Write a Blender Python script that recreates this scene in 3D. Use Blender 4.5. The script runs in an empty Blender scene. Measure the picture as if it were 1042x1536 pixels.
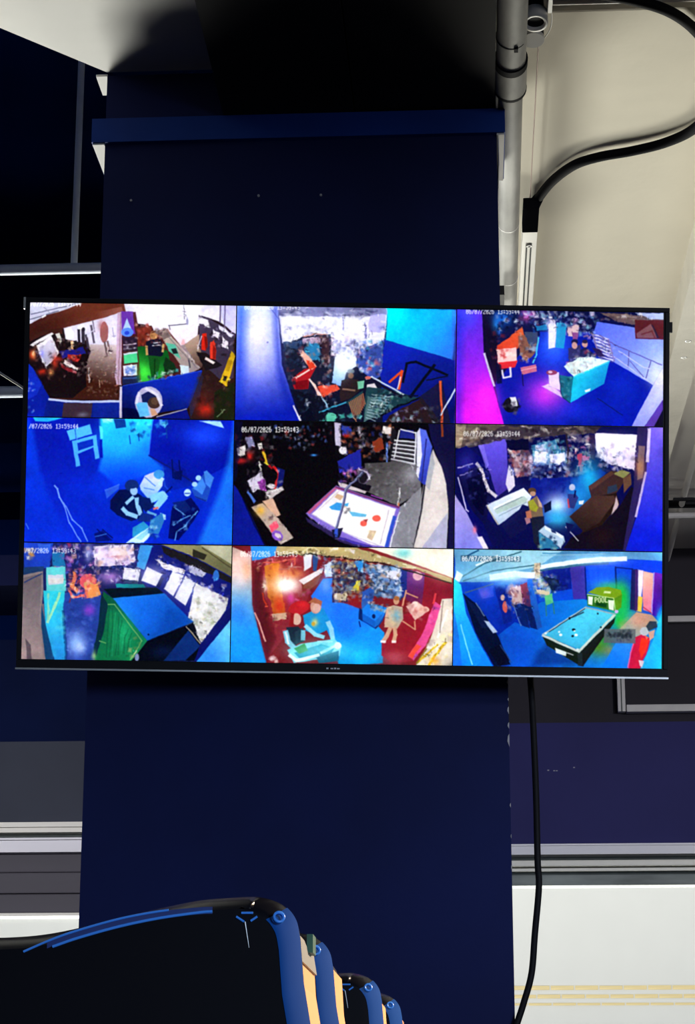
import bpy, bmesh, math, random
import numpy as np
from mathutils import Vector, Matrix, Euler

S = bpy.context.scene
COL = S.collection

# ------------------------------------------------------------------ camera
PITCH, YAW, FPX = 16.0013, 3.2840, 3250.0
cam_d = bpy.data.cameras.new('camera')
cam_d.sensor_fit = 'AUTO'; cam_d.sensor_width = 36.0
cam_d.lens = FPX * 36.0 / 1536.0
cam_d.clip_start = 0.02; cam_d.clip_end = 300
cam = bpy.data.objects.new('camera', cam_d); COL.objects.link(cam)
cam.location = (0, 0, 1.5)
cam.rotation_euler = (math.radians(90 + PITCH), 0, math.radians(YAW))
S.camera = cam

# ------------------------------------------------------------------ world, lamps, exposure
W = bpy.data.worlds.new('world'); S.world = W; W.use_nodes = True
bg = W.node_tree.nodes['Background']
bg.inputs[0].default_value = (0.93, 0.96, 1.0, 1); bg.inputs[1].default_value = 0.66

def lamp(name, kind, loc, energy, color=(1, 1, 1), target=None, **kw):
    d = bpy.data.lights.new(name, kind); d.energy = energy; d.color = color
    for k, v in kw.items(): setattr(d, k, v)
    o = bpy.data.objects.new(name, d); COL.objects.link(o); o.location = loc
    if target is not None:
        o.rotation_euler = (Vector(target) - Vector(loc)).to_track_quat('-Z', 'Y').to_euler()
    return o
# area lamps standing in for sunlit pavement outside, added to light the ceiling
lamp('pavement_bounce_left', 'AREA', (-3.1, 11.6, 0.06), 3300, (1.0, 0.97, 0.90), (-3.1, 11.6, 5), shape='RECTANGLE', size=4.4, size_y=5.0)
lamp('pavement_bounce_right', 'AREA', (1.6, 13.6, 0.06), 1600, (1.0, 0.94, 0.83), (1.6, 13.6, 5), shape='RECTANGLE', size=4.0, size_y=5.0)
# unseen spots added to brighten column, window wall, left shutter and cabinet sides
lamp('hall_spot_cool', 'SPOT', (2.4, -3.2, 2.1), 780, (0.60, 0.76, 1.0), (-0.2, 4.2, 0.9), spot_size=math.radians(44), spot_blend=1.0, shadow_soft_size=0.5)
lamp('hall_spot_window', 'SPOT', (4.1, -2.6, 3.0), 1350, (0.93, 0.92, 1.0), (0.7, 8.4, 2.3), spot_size=math.radians(34), spot_blend=1.0, shadow_soft_size=0.25)
lamp('hall_spot_left', 'SPOT', (-6.0, -2.6, 3.0), 2300, (0.95, 0.94, 1.0), (-2.3, 8.4, 2.35), spot_size=math.radians(22), spot_blend=1.0, shadow_soft_size=0.25)
lamp('aisle_spot_warm', 'SPOT', (2.6, 3.4, 2.9), 950, (1.0, 0.76, 0.55), (-0.1, 1.9, 1.45), spot_size=math.radians(32), spot_blend=0.6, shadow_soft_size=0.1)

S.view_settings.view_transform = 'Standard'
S.view_settings.look = 'None'
S.view_settings.exposure = 0.0
S.view_settings.gamma = 1.0
S.view_settings.use_curve_mapping = False

# ------------------------------------------------------------------ helpers
def srgb(c):
    if isinstance(c, str):
        c = c.lstrip('#'); c = [int(c[i:i + 2], 16) / 255 for i in (0, 2, 4)]
    return tuple(x / 12.92 if x <= 0.04045 else ((x + 0.055) / 1.055) ** 2.4 for x in c)

def mat(name, color, rough=0.6, metal=0.0, var=0.12, scale=8.0, bump=0.0, spec=0.5, coat=0.0, stretch=(1, 1, 1)):
    m = bpy.data.materials.new(name); m.use_nodes = True
    nt = m.node_tree; b = nt.nodes['Principled BSDF']
    b.inputs['Roughness'].default_value = rough
    b.inputs['Metallic'].default_value = metal
    b.inputs['Specular IOR Level'].default_value = spec
    b.inputs['Coat Weight'].default_value = coat
    b.inputs['Coat Roughness'].default_value = 0.08
    c = color if not isinstance(color, str) else srgb(color)
    tc = nt.nodes.new('ShaderNodeTexCoord'); mp = nt.nodes.new('ShaderNodeMapping')
    mp.inputs['Scale'].default_value = stretch
    nt.links.new(tc.outputs['Object'], mp.inputs[0])
    n = nt.nodes.new('ShaderNodeTexNoise'); n.inputs['Scale'].default_value = scale; n.inputs['Detail'].default_value = 6
    nt.links.new(mp.outputs[0], n.inputs['Vector'])
    r = nt.nodes.new('ShaderNodeValToRGB')
    r.color_ramp.elements[0].position = 0.3; r.color_ramp.elements[1].position = 0.7
    r.color_ramp.elements[0].color = (*[x * (1 - var) for x in c], 1)
    r.color_ramp.elements[1].color = (*[min(1, x * (1 + var)) for x in c], 1)
    nt.links.new(n.outputs['Fac'], r.inputs[0]); nt.links.new(r.outputs[0], b.inputs['Base Color'])
    if bump:
        bp = nt.nodes.new('ShaderNodeBump'); bp.inputs['Strength'].default_value = bump; bp.inputs['Distance'].default_value = 0.01
        n2 = nt.nodes.new('ShaderNodeTexNoise'); n2.inputs['Scale'].default_value = scale * 7; n2.inputs['Detail'].default_value = 4
        nt.links.new(mp.outputs[0], n2.inputs['Vector'])
        nt.links.new(n2.outputs['Fac'], bp.inputs['Height']); nt.links.new(bp.outputs[0], b.inputs['Normal'])
    return m

class MB:
    """collects shapes and links them as ONE mesh object"""
    def __init__(s): s.v = []; s.f = []; s.sm = []
    def add(s, vs, fs, smooth=False):
        o = len(s.v); s.v += [tuple(v) for v in vs]
        for f in fs: s.f.append(tuple(i + o for i in f)); s.sm.append(smooth)
        return s
    def box(s, x0, x1, y0, y1, z0, z1):
        v = [(x, y, z) for z in (z0, z1) for y in (y0, y1) for x in (x0, x1)]
        return s.add(v, [(0, 2, 3, 1), (4, 5, 7, 6), (0, 1, 5, 4), (2, 6, 7, 3), (0, 4, 6, 2), (1, 3, 7, 5)])
    def tube(s, pts, r, n=12, caps=True, smooth=True):
        pts = [Vector(p) for p in pts]; rs = r if isinstance(r, (list, tuple)) else [r] * len(pts)
        prev = None; vs = []
        for i, p in enumerate(pts):
            t = (pts[min(i + 1, len(pts) - 1)] - pts[max(i - 1, 0)]).normalized()
            if prev is None:
                a = Vector((0, 0, 1)) if abs(t.z) < 0.9 else Vector((1, 0, 0))
                u = t.cross(a).normalized()
            else:
                u = (prev - t * prev.dot(t)).normalized()
            prev = u; w = t.cross(u)
            for k in range(n):
                a = 2 * math.pi * k / n
                vs.append(p + (u * math.cos(a) + w * math.sin(a)) * rs[i])
        fs = []
        for i in range(len(pts) - 1):
            for k in range(n):
                k2 = (k + 1) % n
                fs.append((i * n + k, i * n + k2, (i + 1) * n + k2, (i + 1) * n + k))
        s.add(vs, fs, smooth)
        if caps:
            s.add(vs[:n], [tuple(range(n))[::-1]]); s.add(vs[-n:], [tuple(range(n))])
        return s
    def prism(s, pts, y0, y1):
        """outline in XZ (any winding) pushed from y0 to y1"""
        n = len(pts)
        a = sum(pts[i][0] * pts[(i + 1) % n][1] - pts[(i + 1) % n][0] * pts[i][1] for i in range(n))
        if a < 0: pts = pts[::-1]
        v = [(x, y0, z) for x, z in pts] + [(x, y1, z) for x, z in pts]
        f = [tuple(range(n)), tuple(range(2 * n - 1, n - 1, -1))]
        f += [(i + n, (i + 1) % n + n, (i + 1) % n, i) for i in range(n)]
        return s.add(v, f)
    def slab(s, pts, z0, z1):
        n = len(pts)
        a = sum(pts[i][0] * pts[(i + 1) % n][1] - pts[(i + 1) % n][0] * pts[i][1] for i in range(n))
        if a < 0: pts = pts[::-1]
        v = [(x, y, z0) for x, y in pts] + [(x, y, z1) for x, y in pts]
        f = [tuple(range(n - 1, -1, -1)), tuple(range(n, 2 * n))]
        f += [(i, (i + 1) % n, (i + 1) % n + n, i + n) for i in range(n)]
        return s.add(v, f)
    def ring(s, c, ax, r0, r1, h, n=24):
        """tube with a hole: centre c, axis ax"""
        ax = Vector(ax).normalized(); a = Vector((0, 0, 1)) if abs(ax.z) < 0.9 else Vector((1, 0, 0))
        u = ax.cross(a).normalized(); w = ax.cross(u); c = Vector(c); vs = []
        for k in range(n):
            t = 2 * math.pi * k / n; d = u * math.cos(t) + w * math.sin(t)
            vs += [c + d * r0, c + d * r1, c + d * r1 + ax * h, c + d * r0 + ax * h]
        fs = []
        for k in range(n):
            p = 4 * k; q = 4 * ((k + 1) % n)
            for j in range(4): fs.append((p + j, p + (j + 1) % 4, q + (j + 1) % 4, q + j))
        return s.add(vs, fs, True)
    def build(s, name, m, parent=None, bevel=0.0, seg=2):
        me = bpy.data.meshes.new(name); me.from_pydata(s.v, [], s.f)
        me.polygons.foreach_set('use_smooth', s.sm)
        if bevel:
            bm = bmesh.new(); bm.from_mesh(me)
            bmesh.ops.recalc_face_normals(bm, faces=bm.faces)
            es = [e for e in bm.edges if len(e.link_faces) == 2 and e.calc_face_angle(0) > 0.5]
            bmesh.ops.bevel(bm, geom=es, offset=bevel, segments=seg, affect='EDGES', profile=0.6)
            bm.to_mesh(me); bm.free()
        else:
            bm = bmesh.new(); bm.from_mesh(me); bmesh.ops.recalc_face_normals(bm, faces=bm.faces); bm.to_mesh(me); bm.free()
        me.materials.append(m)
        o = bpy.data.objects.new(name, me); COL.objects.link(o)
        if parent is not None: o.parent = parent
        return o

def tag(o, label=None, cat=None, group=None, kind=None):
    for k, v in (('label', label), ('category', cat), ('group', group), ('kind', kind)):
        if v: o[k] = v
    return o

def empty(name, loc=(0, 0, 0), rot=(0, 0, 0)):
    o = bpy.data.objects.new(name, None); COL.objects.link(o)
    o.location = loc; o.rotation_euler = rot; o.empty_display_size = 0.05
    return o

def bez(pts, n=8):
    """Catmull-Rom through pts"""
    P = [Vector(p) for p in pts]; P = [2 * P[0] - P[1]] + P + [2 * P[-1] - P[-2]]; out = []
    for i in range(1, len(P) - 2):
        for k in range(n):
            t = k / n
            out.append(0.5 * ((2 * P[i]) + (P[i + 1] - P[i - 1]) * t + (2 * P[i - 1] - 5 * P[i] + 4 * P[i + 1] - P[i + 2]) * t * t + (3 * P[i] - P[i - 1] - 3 * P[i + 1] + P[i + 2]) * t ** 3))
    return out + [P[-2]]

# ------------------------------------------------------------------ materials
M = {}
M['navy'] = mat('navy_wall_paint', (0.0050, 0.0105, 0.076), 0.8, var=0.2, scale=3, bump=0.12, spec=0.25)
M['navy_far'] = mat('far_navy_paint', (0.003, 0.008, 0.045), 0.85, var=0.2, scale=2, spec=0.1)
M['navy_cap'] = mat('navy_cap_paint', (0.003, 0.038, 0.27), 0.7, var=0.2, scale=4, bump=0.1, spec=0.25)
M['navy_header'] = mat('navy_header_paint', (0.030, 0.030, 0.14), 0.75, var=0.12, scale=2, bump=0.08, spec=0.25)
M['black'] = mat('black_paint', (0.018, 0.017, 0.02), 0.85, var=0.2, scale=3, spec=0.2)
M['void'] = mat('midnight_paint', (0.001, 0.0075, 0.050), 1.0, var=0.2, scale=2, spec=0.0)
M['charcoal'] = mat('charcoal_wall_paint', (0.035, 0.032, 0.040), 0.85, var=0.12, scale=2, spec=0.2)
M['white_slab'] = mat('white_slab_paint', (0.82, 0.80, 0.77), 0.8, var=0.04, scale=3, bump=0.1, spec=0.2)
M['cream'] = mat('cream_concrete', (0.74, 0.685, 0.57), 0.85, var=0.05, scale=2.2, bump=0.15, spec=0.2)
M['grey_conc'] = mat('grey_concrete', (0.86, 0.82, 0.76), 0.9, var=0.08, scale=3, bump=0.2, spec=0.2)
M['beam_conc'] = mat('pale_beam_concrete', (0.80, 0.76, 0.67), 0.9, var=0.07, scale=7, bump=0.3, spec=0.2)
M['galv'] = mat('galvanised_steel', (0.42, 0.41, 0.385), 0.6, 0.0, var=0.36, scale=11, bump=0.05, spec=0.25, stretch=(1, 0.35, 1))
M['steel'] = mat('brushed_steel', (0.5, 0.5, 0.5), 0.4, 0.8, var=0.1, scale=20)
M['white_plastic'] = mat('white_plastic', (0.78, 0.76, 0.72), 0.45, var=0.04, scale=10)
M['white_metal'] = mat('white_painted_metal', (0.62, 0.60, 0.58), 0.5, var=0.06, scale=10)
M['blue_grey'] = mat('grey_blue_painted_steel', (0.70, 0.78, 0.98), 0.5, var=0.1, scale=10)
M['rubber'] = mat('black_rubber', (0.005, 0.005, 0.008), 0.7, var=0.2, scale=40, spec=0.06)
M['black_plastic'] = mat('black_plastic', (0.007, 0.007, 0.010), 0.6, var=0.15, scale=30, spec=0.15)
M['gloss'] = mat('black_gloss_shell', (0.006, 0.006, 0.009), 0.25, var=0.1, scale=5, spec=0.35)
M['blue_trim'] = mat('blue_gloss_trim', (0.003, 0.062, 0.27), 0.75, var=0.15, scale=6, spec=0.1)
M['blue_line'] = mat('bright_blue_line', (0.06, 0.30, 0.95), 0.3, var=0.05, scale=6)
M['tan'] = mat('tan_side_panel', (0.97, 0.40, 0.13), 0.6, var=0.06, scale=14, stretch=(1, 1, 0.1))
M['tan_grey'] = mat('grey_top_panel', (0.24, 0.24, 0.21), 0.55, var=0.06, scale=14)
M['green'] = mat('dark_green_plastic', (0.02, 0.10, 0.06), 0.5, var=0.1)
M['alu'] = mat('white_aluminium', (0.86, 0.85, 0.90), 0.4, 0.0, var=0.04, scale=12, stretch=(0.1, 1, 1))
M['alu_cream'] = mat('cream_aluminium', (0.88, 0.86, 0.76), 0.4, 0.0, var=0.04, scale=12, stretch=(0.1, 1, 1))
M['gasket'] = mat('grey_gasket', (0.25, 0.28, 0.27), 0.7, var=0.35, scale=18, stretch=(0.2, 1, 1))
M['dark_gap'] = mat('dark_green_grey_gap', (0.06, 0.075, 0.07), 0.7, var=0.2, scale=18)
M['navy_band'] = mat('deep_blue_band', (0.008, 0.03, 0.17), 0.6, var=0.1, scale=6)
M['slat'] = mat('grey_shutter_slat', (0.06, 0.055, 0.072), 0.6, var=0.1, scale=10, stretch=(0.1, 1, 1))
M['slate'] = mat('slate_panel', (0.035, 0.042, 0.066), 0.75, var=0.08, scale=4)
M['floor'] = mat('dark_carpet', (0.03, 0.03, 0.045), 0.95, var=0.3, scale=20)
M['facade'] = mat('white_render', (0.68, 0.68, 0.69), 0.9, var=0.015, scale=3)
M['brick'] = mat('yellow_brick', (0.74, 0.60, 0.33), 0.9, var=0.15, scale=2, bump=0.2)
M['paving'] = mat('pale_paving', (0.6, 0.58, 0.54), 0.9, var=0.1, scale=4)
M['paper'] = mat('white_paper', (0.66, 0.66, 0.72), 0.8, var=0.04)
M['matte_black'] = mat('matte_black_plastic', (0.006, 0.006, 0.008), 0.9, var=0.1, scale=30, spec=0.0)
M['red_wire'] = mat('red_brown_wire', (0.30, 0.15, 0.12), 0.5, var=0.1)
M['chip'] = mat('bare_plaster', (0.45, 0.44, 0.46), 0.9, var=0.2, scale=30)
def glass_mat():
    m = bpy.data.materials.new('window_glass'); m.use_nodes = True; nt = m.node_tree
    nt.nodes.remove(nt.nodes['Principled BSDF']); out = nt.nodes['Material Output']
    t = nt.nodes.new('ShaderNodeBsdfTransparent'); t.inputs[0].default_value = (0.96, 0.98, 0.97, 1)
    g = nt.nodes.new('ShaderNodeBsdfGlossy'); g.inputs['Roughness'].default_value = 0.02
    f = nt.nodes.new('ShaderNodeFresnel'); f.inputs[0].default_value = 1.25
    x = nt.nodes.new('ShaderNodeMixShader')
    nt.links.new(f.outputs[0], x.inputs[0]); nt.links.new(t.outputs[0], x.inputs[1]); nt.links.new(g.outputs[0], x.inputs[2])
    nt.links.new(x.outputs[0], out.inputs[0]); return m
M['glass'] = glass_mat()
# ------------------------------------------------------------------ the setting
def struct(name, mb, m, bevel=0.0):
    return tag(mb.build(name, m, None, bevel), kind='structure')
XL, XR, YB, YW, CZ = -6.5, 4.5, -4.5, 8.4, 4.95
struct('floor', MB().box(XL - .2, XR + .2, YB - .2, YW + .25, -.15, 0), M['floor'])
struct('ceiling', MB().box(XL - .2, XR + .2, YB - .2, YW + .25, CZ, CZ + .15), M['void'])
struct('wall_left', MB().box(XL - .2, XL, YB, YW, 0, CZ), M['void'])
struct('wall_right', MB().box(XR, XR + .2, YB, YW, 0, CZ), M['charcoal'])
struct('wall_front', MB().box(XL - .2, XR + .2, YB - .2, YB, 0, CZ), M['charcoal'])
# back wall: black upper band, navy header over the shop front, pier behind the column, low sill
wb = struct('wall_back', MB().box(-1.2, XR + .2, YW, YW + .25, 3.04, CZ)
            .box(-1.40, -.2, YW, YW + .25, 0, 3.04)
            .box(XL - .2, -1.2, YW, YW + .25, 2.98, CZ)
            .box(XL - .2, XR + .2, YW, YW + .25, 0, .12), M['charcoal'])
MB().box(-.2, XR + .2, YW - .012, YW + .25, 2.566, 3.04).build('header_panel', M['navy_header'], wb)
MB().box(XL, -1.19, YW - .01, YW, 3.40, CZ).build('dark_upper_panel', M['void'], wb)
MB().box(XL, -1.19, YW - .01, YW, 2.985, 3.40).build('navy_panel', M['navy_far'], wb)
for x, z in ((.295, 2.852), (.318, 2.850), (.328, 2.85), (.395, 2.862)):
    MB().box(x, x + .007, YW - .0135, YW - .012, z, z + .004).build('scuff', M['chip'], wb)
struct('trim_1', MB().box(XL, -1.2, 7.9, 8.39, 3.50, 3.62), M['navy'])   # navy ledge high on the left
# ceiling pieces
struct('trim_2', MB().slab([(-.76, 4.195), (-.949, 3.988), (-4.2, .5), (-4.2, -1.5), (-.45, -1.5), (-.45, 4.195)], 3.70, 3.95), M['white_slab'])
c1 = struct('trim_3', MB().box(-.505, -.227, -1.0, 4.198, 3.587, 4.1), M['black'])
c2 = struct('trim_4', MB().box(-.224, .072, -1.0, 4.198, 3.592, 4.1), M['black'])
struct('trim_5', MB().box(-.2, .60, 4.02, YW, 3.72, 4.1), M['cream'], .006)          # cream slab bay beside the column
bm_ = struct('trim_6', MB().box(.585, .664, 3.2, YW, 3.62, 4.1), M['beam_conc'])      # beam along the ceiling
for y in (5.714, 5.845):
    MB().ring((.622, y, 3.6195), (0, 0, 1), .004, .0095, .004, 16).build('bolt_hole', M['steel'], bm_)
struct('trim_7', MB().box(.664, XR, 3.2, YW, 3.74, 4.1), M['grey_conc'])
struct('trim_8', MB().box(XL, -.2, 8.0, YW, 3.9, 4.1), M['void'])
# shop front, left: housing panel, rails, rolled shutter, glass under it
w1 = tag(empty('window_1', (-3.85, YW, 0)), kind='structure')
def part(name, m, parent, mb, bevel=0.0):
    p = parent.location
    mb.v = [(v[0] - p[0], v[1] - p[1], v[2] - p[2]) for v in mb.v]
    return mb.build(name, m, parent, bevel)
x0, x1 = XL, -1.2
part('housing_panel', M['slate'], w1, MB().box(x0, x1, 8.36, 8.6, 2.664, 2.982))
part('upper_rail', M['alu_cream'], w1, MB().box(x0, x1, 8.33, 8.5, 2.642, 2.661).box(x0, x1, 8.335, 8.5, 2.622, 2.640))
part('rail_gap', M['dark_gap'], w1, MB().box(x0, x1, 8.40, 8.5, 2.60, 2.622))
part('lower_rail', M['alu'], w1, MB().box(x0, x1, 8.325, 8.5, 2.592, 2.600).box(x0, x1, 8.33, 8.5, 2.545, 2.590))
for z0, z1, y in ((2.474, 2.545, 8.385), (2.392, 2.472, 8.375), (2.318, 2.390, 8.38)):
    part('shutter_slat', M['slat'], w1, MB().box(x0, x1, y, 8.45, z0, z1), .004)
part('bottom_bar', M['alu_cream'], w1, MB().box(x0, x1, 8.36, 8.46, 2.303, 2.316), .002)
for xa, xb in ((-6.5, -3.9), (-3.84, -1.2)):
    part('pane', M['glass'], w1, MB().box(xa, xb, 8.50, 8.506, .12, 2.31))
part('mullion', M['alu'], w1, MB().box(-3.9, -3.84, 8.47, 8.54, .12, 2.31), .004)
# shop front, right
w2 = tag(empty('window_2', (2.15, YW, 0)), kind='structure')
x0, x1 = -.2, XR
part('upper_rail', M['alu'], w2, MB().box(x0, x1, 8.335, 8.5, 2.556, 2.563).box(x0, x1, 8.33, 8.5, 2.522, 2.554))
part('rail_gap', M['dark_gap'], w2, MB().box(x0, x1, 8.42, 8.5, 2.502, 2.522))
part('lower_rail', M['alu_cream'], w2, MB().box(x0, x1, 8.345, 8.5, 2.479, 2.502), .004)
part('rail_gap', M['dark_gap'], w2, MB().box(x0, x1, 8.42, 8.5, 2.474, 2.479).box(x0, x1, 8.42, 8.5, 2.452, 2.463))
part('thin_rail', M['alu_cream'], w2, MB().box(x0, x1, 8.37, 8.5, 2.463, 2.474))
part('gasket', M['gasket'], w2, MB().box(x0, x1, 8.40, 8.5, 2.412, 2.452))
for xa, xb in ((-.2, 1.55), (1.61, 4.5)):
    part('pane', M['glass'], w2, MB().box(xa, xb, 8.50, 8.506, .12, 2.42))
part('mullion', M['alu'], w2, MB().box(1.55, 1.61, 8.47, 8.54, .12, 2.42), .004)

# ------------------------------------------------------------------ outside
struct('ground', MB().box(-30, 30, YW + .25, 60, -.2, -.02), M['paving'])
bd = tag(empty('building', (0, 25, 0)), 'white rendered building with three thin courses of yellow brick across the street', 'building')
part('facade', M['facade'], bd, MB().box(-22, 22, 25.0, 27, -.02, 12))
me_b = None
rb = random.Random(4)
for row, (zc, h, off) in enumerate(((3.073, .044, 0.0), (2.978, .040, .12), (2.893, .026, .02))):
    for k in range(-36, 50):
        if me_b is None:
            o = MB().box(-.128, .128, -.012, .05, -.5, .5).build('brick', M['brick'], bd); me_b = o.data
        else:
            o = bpy.data.objects.new('brick', me_b); COL.objects.link(o); o.parent = bd
        o.location = (.44 + off + k * .272, rb.uniform(-.004, .004), zc); o.scale = (1, 1, h * rb.uniform(.9, 1.08))

# ------------------------------------------------------------------ column
col = tag(empty('column', (-.3425, 4.4, 0)), 'wide navy painted column with an overhanging cap, behind the television', 'column')
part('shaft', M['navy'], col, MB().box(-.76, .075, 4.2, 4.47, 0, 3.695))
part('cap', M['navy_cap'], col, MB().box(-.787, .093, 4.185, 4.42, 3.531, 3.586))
tag(part('cap_underside', M['white_slab'], col, MB().box(-.785, -.76, 4.19, 4.42, 3.527, 3.5308).box(.075, .091, 4.19, 4.42, 3.527, 3.5308)), 'bare white underside of the cap')
part('slab_lip', M['white_slab'], col, MB().box(-.785, -.76, 4.202, 4.29, 3.694, 3.699))
rc = random.Random(8)
for z, w, h in ((2.352, .003, .010), (2.318, .002, .006), (2.296, .003, .014), (2.266, .003, .012), (2.236, .004, .024), (2.11, .002, .008), (1.99, .002, .012), (2.05, .0015, .008)):
    part('paint_chip', M['chip'], col, MB().prism([(.0755 - w, z), (.0755, z - h * .5), (.0756, z + h * .6), (.0755 - w * .7, z + h * .4)], 4.1985, 4.2))
for x, z in ((-.429, 3.404), (-.297, 3.402), (-.70, 3.40)):
    part('screw', M['chip'], col, MB().tube([(x, 4.196, z), (x, 4.2, z)], .0026, 8))

# ------------------------------------------------------------------ overhead pipes and fittings
pp = tag(empty('pipe', (.108, 4.5, 3.62)), 'thick galvanised steel pipe under the ceiling right of the column', 'pipe')
part('wide_section', M['galv'], pp, MB().tube([(.102, 2.6, 3.606), (.104, 4.06, 3.606)], .0305, 28))
part('coupling', M['galv'], pp, MB().tube([(.104, 4.02, 3.606), (.1045, 4.13, 3.606)], .0335, 28))
part('narrow_section', M['galv'], pp, MB().tube([(.1045, 4.1, 3.606), (.113, 5.3, 3.606), (.122, 7.2, 3.606)], .0262, 28))
part('rubber_ring', M['rubber'], pp, MB().tube([(.104, 4.0, 3.606), (.104, 4.023, 3.606)], .0345, 28))
part('seam', M['rubber'], pp, MB().tube([(.1045, 4.125, 3.606), (.1045, 4.134, 3.606)], .0342, 28))
ct = part('cable_tie', M['rubber'], pp, MB().tube([(.103, 3.905, 3.606), (.103, 3.909, 3.606)], .0311, 28).box(.108, .116, 3.90, 3.915, 3.572, 3.579))
for y_, x_ in ((4.83, .110), (5.17, .1135)):
    part('tie_wire', M['white_plastic'], pp, MB().tube([(x_, y_, 3.606), (x_, y_ + .004, 3.606)], .0266, 28))
tag(MB().tube([(.069, 2.8, 3.665), (.070, 4.0, 3.665), (.0725, 4.15, 3.665), (.0815, 4.3, 3.665), (.082, 5.4, 3.665)], .0045, 10).build('conduit', M['white_plastic']),
    'thin white conduit squeezed between column and galvanised pipe', 'conduit')
tag(MB().tube([(.165, 4.0, 3.70), (.166, 4.9, 3.70), (.167, 5.02, 3.698)], .0012, 6).build('wire', M['red_wire']), 'thin red brown wire on the cream ceiling beside the galvanised pipe', 'wire')
tag(MB().box(.078, .0795, 4.2, 4.42, 3.46, 3.525).build('note', M['paper']), 'small white paper tag stuck to the column below the cap end', 'tag')
br = tag(empty('bracket', (.09, 5.25, 3.56)), 'small black bracket behind the pipe just above the television', 'bracket')
part('plate', M['black_plastic'], br, MB().box(.083, .103, 5.12, 5.30, 3.535, 3.56), .001)
part('screw', M['steel'], br, MB().tube([(.09, 5.2, 3.53), (.09, 5.2, 3.536)], .003, 8))
# track light rail with its end feed and the black hose running into it
tr = tag(empty('track_rail', (.17, 5.3, 3.69)), 'white two slot track rail on the cream ceiling above the television', 'rail')
part('rail_body', M['white_plastic'], tr, MB().box(.1495, .1885, 5.05, 7.3, 3.686, 3.72), .002)
for x in (.161, .172):
    part('slot', M['black_plastic'], tr, MB().box(x, x + .004, 5.16, 7.3, 3.684, 3.6865))
part('rail_end', M['white_plastic'], tr, MB().box(.151, .187, 5.05, 5.14, 3.683, 3.70), .001)
part('screw', M['steel'], tr, MB().ring((.169, 5.16, 3.681), (0, 0, 1), .003, .008, .003, 16))
hs = tag(empty('hose', (.17, 4.95, 3.68)), 'black flexible hose looping across the cream ceiling into the track rail', 'hose')
part('end_box', M['matte_black'], hs, MB().box(.149, .188, 4.90, 5.05, 3.672, 3.70), .002)
part('collar', M['matte_black'], hs, MB().tube([(.170, 4.985, 3.70), (.177, 4.94, 3.70), (.186, 4.905, 3.70)], [.016, .0155, .013], 16))
HP = [(0.187, 3.837, 3.702), (0.270, 3.914, 3.702), (0.352, 3.951, 3.702), (0.430, 4.004, 3.702), (0.493, 4.092, 3.702), (0.553, 4.233, 3.702), (0.572, 4.405, 3.702), (0.532, 4.542, 3.702), (0.475, 4.612, 3.702), (0.401, 4.654, 3.702), (0.325, 4.682, 3.702), (0.268, 4.722, 3.702), (0.220, 4.805, 3.702), (0.188, 4.904, 3.702), (0.173, 4.983, 3.702)]
part('hose_tube', M['rubber'], hs, MB().tube(bez(HP, 10), .0118, 14))
# round fittings by the pipe
sp = tag(empty('ceiling_spotlight', (.16, 3.95, 3.66)), 'white open ring spotlight housing beside the galvanised pipe', 'spotlight')
part('housing_ring', M['white_plastic'], sp, MB().ring((.152, 3.925, 3.665), (0, -.25, -1), .018, .0255, .028, 28))
part('inner_cup', M['black_plastic'], sp, MB().tube([(.152, 3.93, 3.72), (.152, 3.92, 3.642)], .0183, 24))
jb = tag(empty('junction_box', (.15, 4.01, 3.66)), 'small round fitting with black rim and white face under the open ring', 'fitting')
part('rim', M['black_plastic'], jb, MB().tube([(.150, 4.02, 3.72), (.150, 4.01, 3.655)], .0225, 28))
part('face', M['white_plastic'], jb, MB().tube([(.150, 4.0105, 3.657), (.150, 4.0085, 3.648)], .0228, 28))
cl = tag(empty('wire_clip', (.185, 4.0, 3.69)), 'white cable clip with a looping thin wire at the slab edge', 'clip')
part('clip_body', M['white_plastic'], cl, MB().box(.176, .186, 3.86, 3.92, 3.66, 3.70), .002)
part('wire_loop', M['white_plastic'], cl, MB().tube(bez([(.182, 3.92, 3.68), (.188, 3.97, 3.68), (.186, 4.02, 3.68), (.174, 4.06, 3.68), (.160, 4.07, 3.68)], 6), .0012, 6))
tag(MB().tube([(.187, 3.985, 3.72), (1.3, 3.99, 3.72)], .0055, 10).build('conduit', M['white_metal']), 'thin white conduit along the front edge of the cream slab', 'conduit')
# bay on the right
rp = tag(empty('ceiling_pipe', (.73, 7, 3.69)), 'grey ceiling pipe running beside the pale beam, right of the television', 'pipe')
part('tube', M['grey_conc'], rp, MB().tube([(0.744, 5.8, 3.69), (0.790, 8.38, 3.69)], .011, 14))
part('hanger', M['black_plastic'], rp, MB().box(.735, .86, 7.47, 7.49, 3.672, 3.68))
dp = tag(MB().tube([(.60, 7.60, 3.693), (XR, 7.60, 3.693)], .015, 14).build('cross_pipe', M['black_plastic']), 'black pipe crossing the ceiling bay right of the television', 'pipe')
tag(MB().tube([(.60, 7.66, 3.667), (XR, 7.66, 3.667)], .011, 14).build('cross_pipe', M['white_metal']), 'white pipe just below the black crossing pipe, right of the television', 'pipe')
tag(MB().box(.60, XR, 8.36, 8.388, 3.432, 3.456).build('cable_trunking', M['white_metal'], None, .002), 'cream trunking bar on the dark wall right of the screen edge', 'trunking')
ct = tag(empty('cable_trunking', (.6, 8.39, 3.1)), 'pale L shaped trunking on the dark wall below the television corner', 'trunking')
part('drop', M['white_metal'], ct, MB().box(.573, .603, 8.35, 8.388, 3.075, 3.43), .002)
part('groove', M['dark_gap'], ct, MB().box(.586, .590, 8.348, 8.351, 3.075, 3.43))
part('run', M['white_metal'], ct, MB().box(.606, XR, 8.34, 8.388, 3.072, 3.100), .002)
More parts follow.
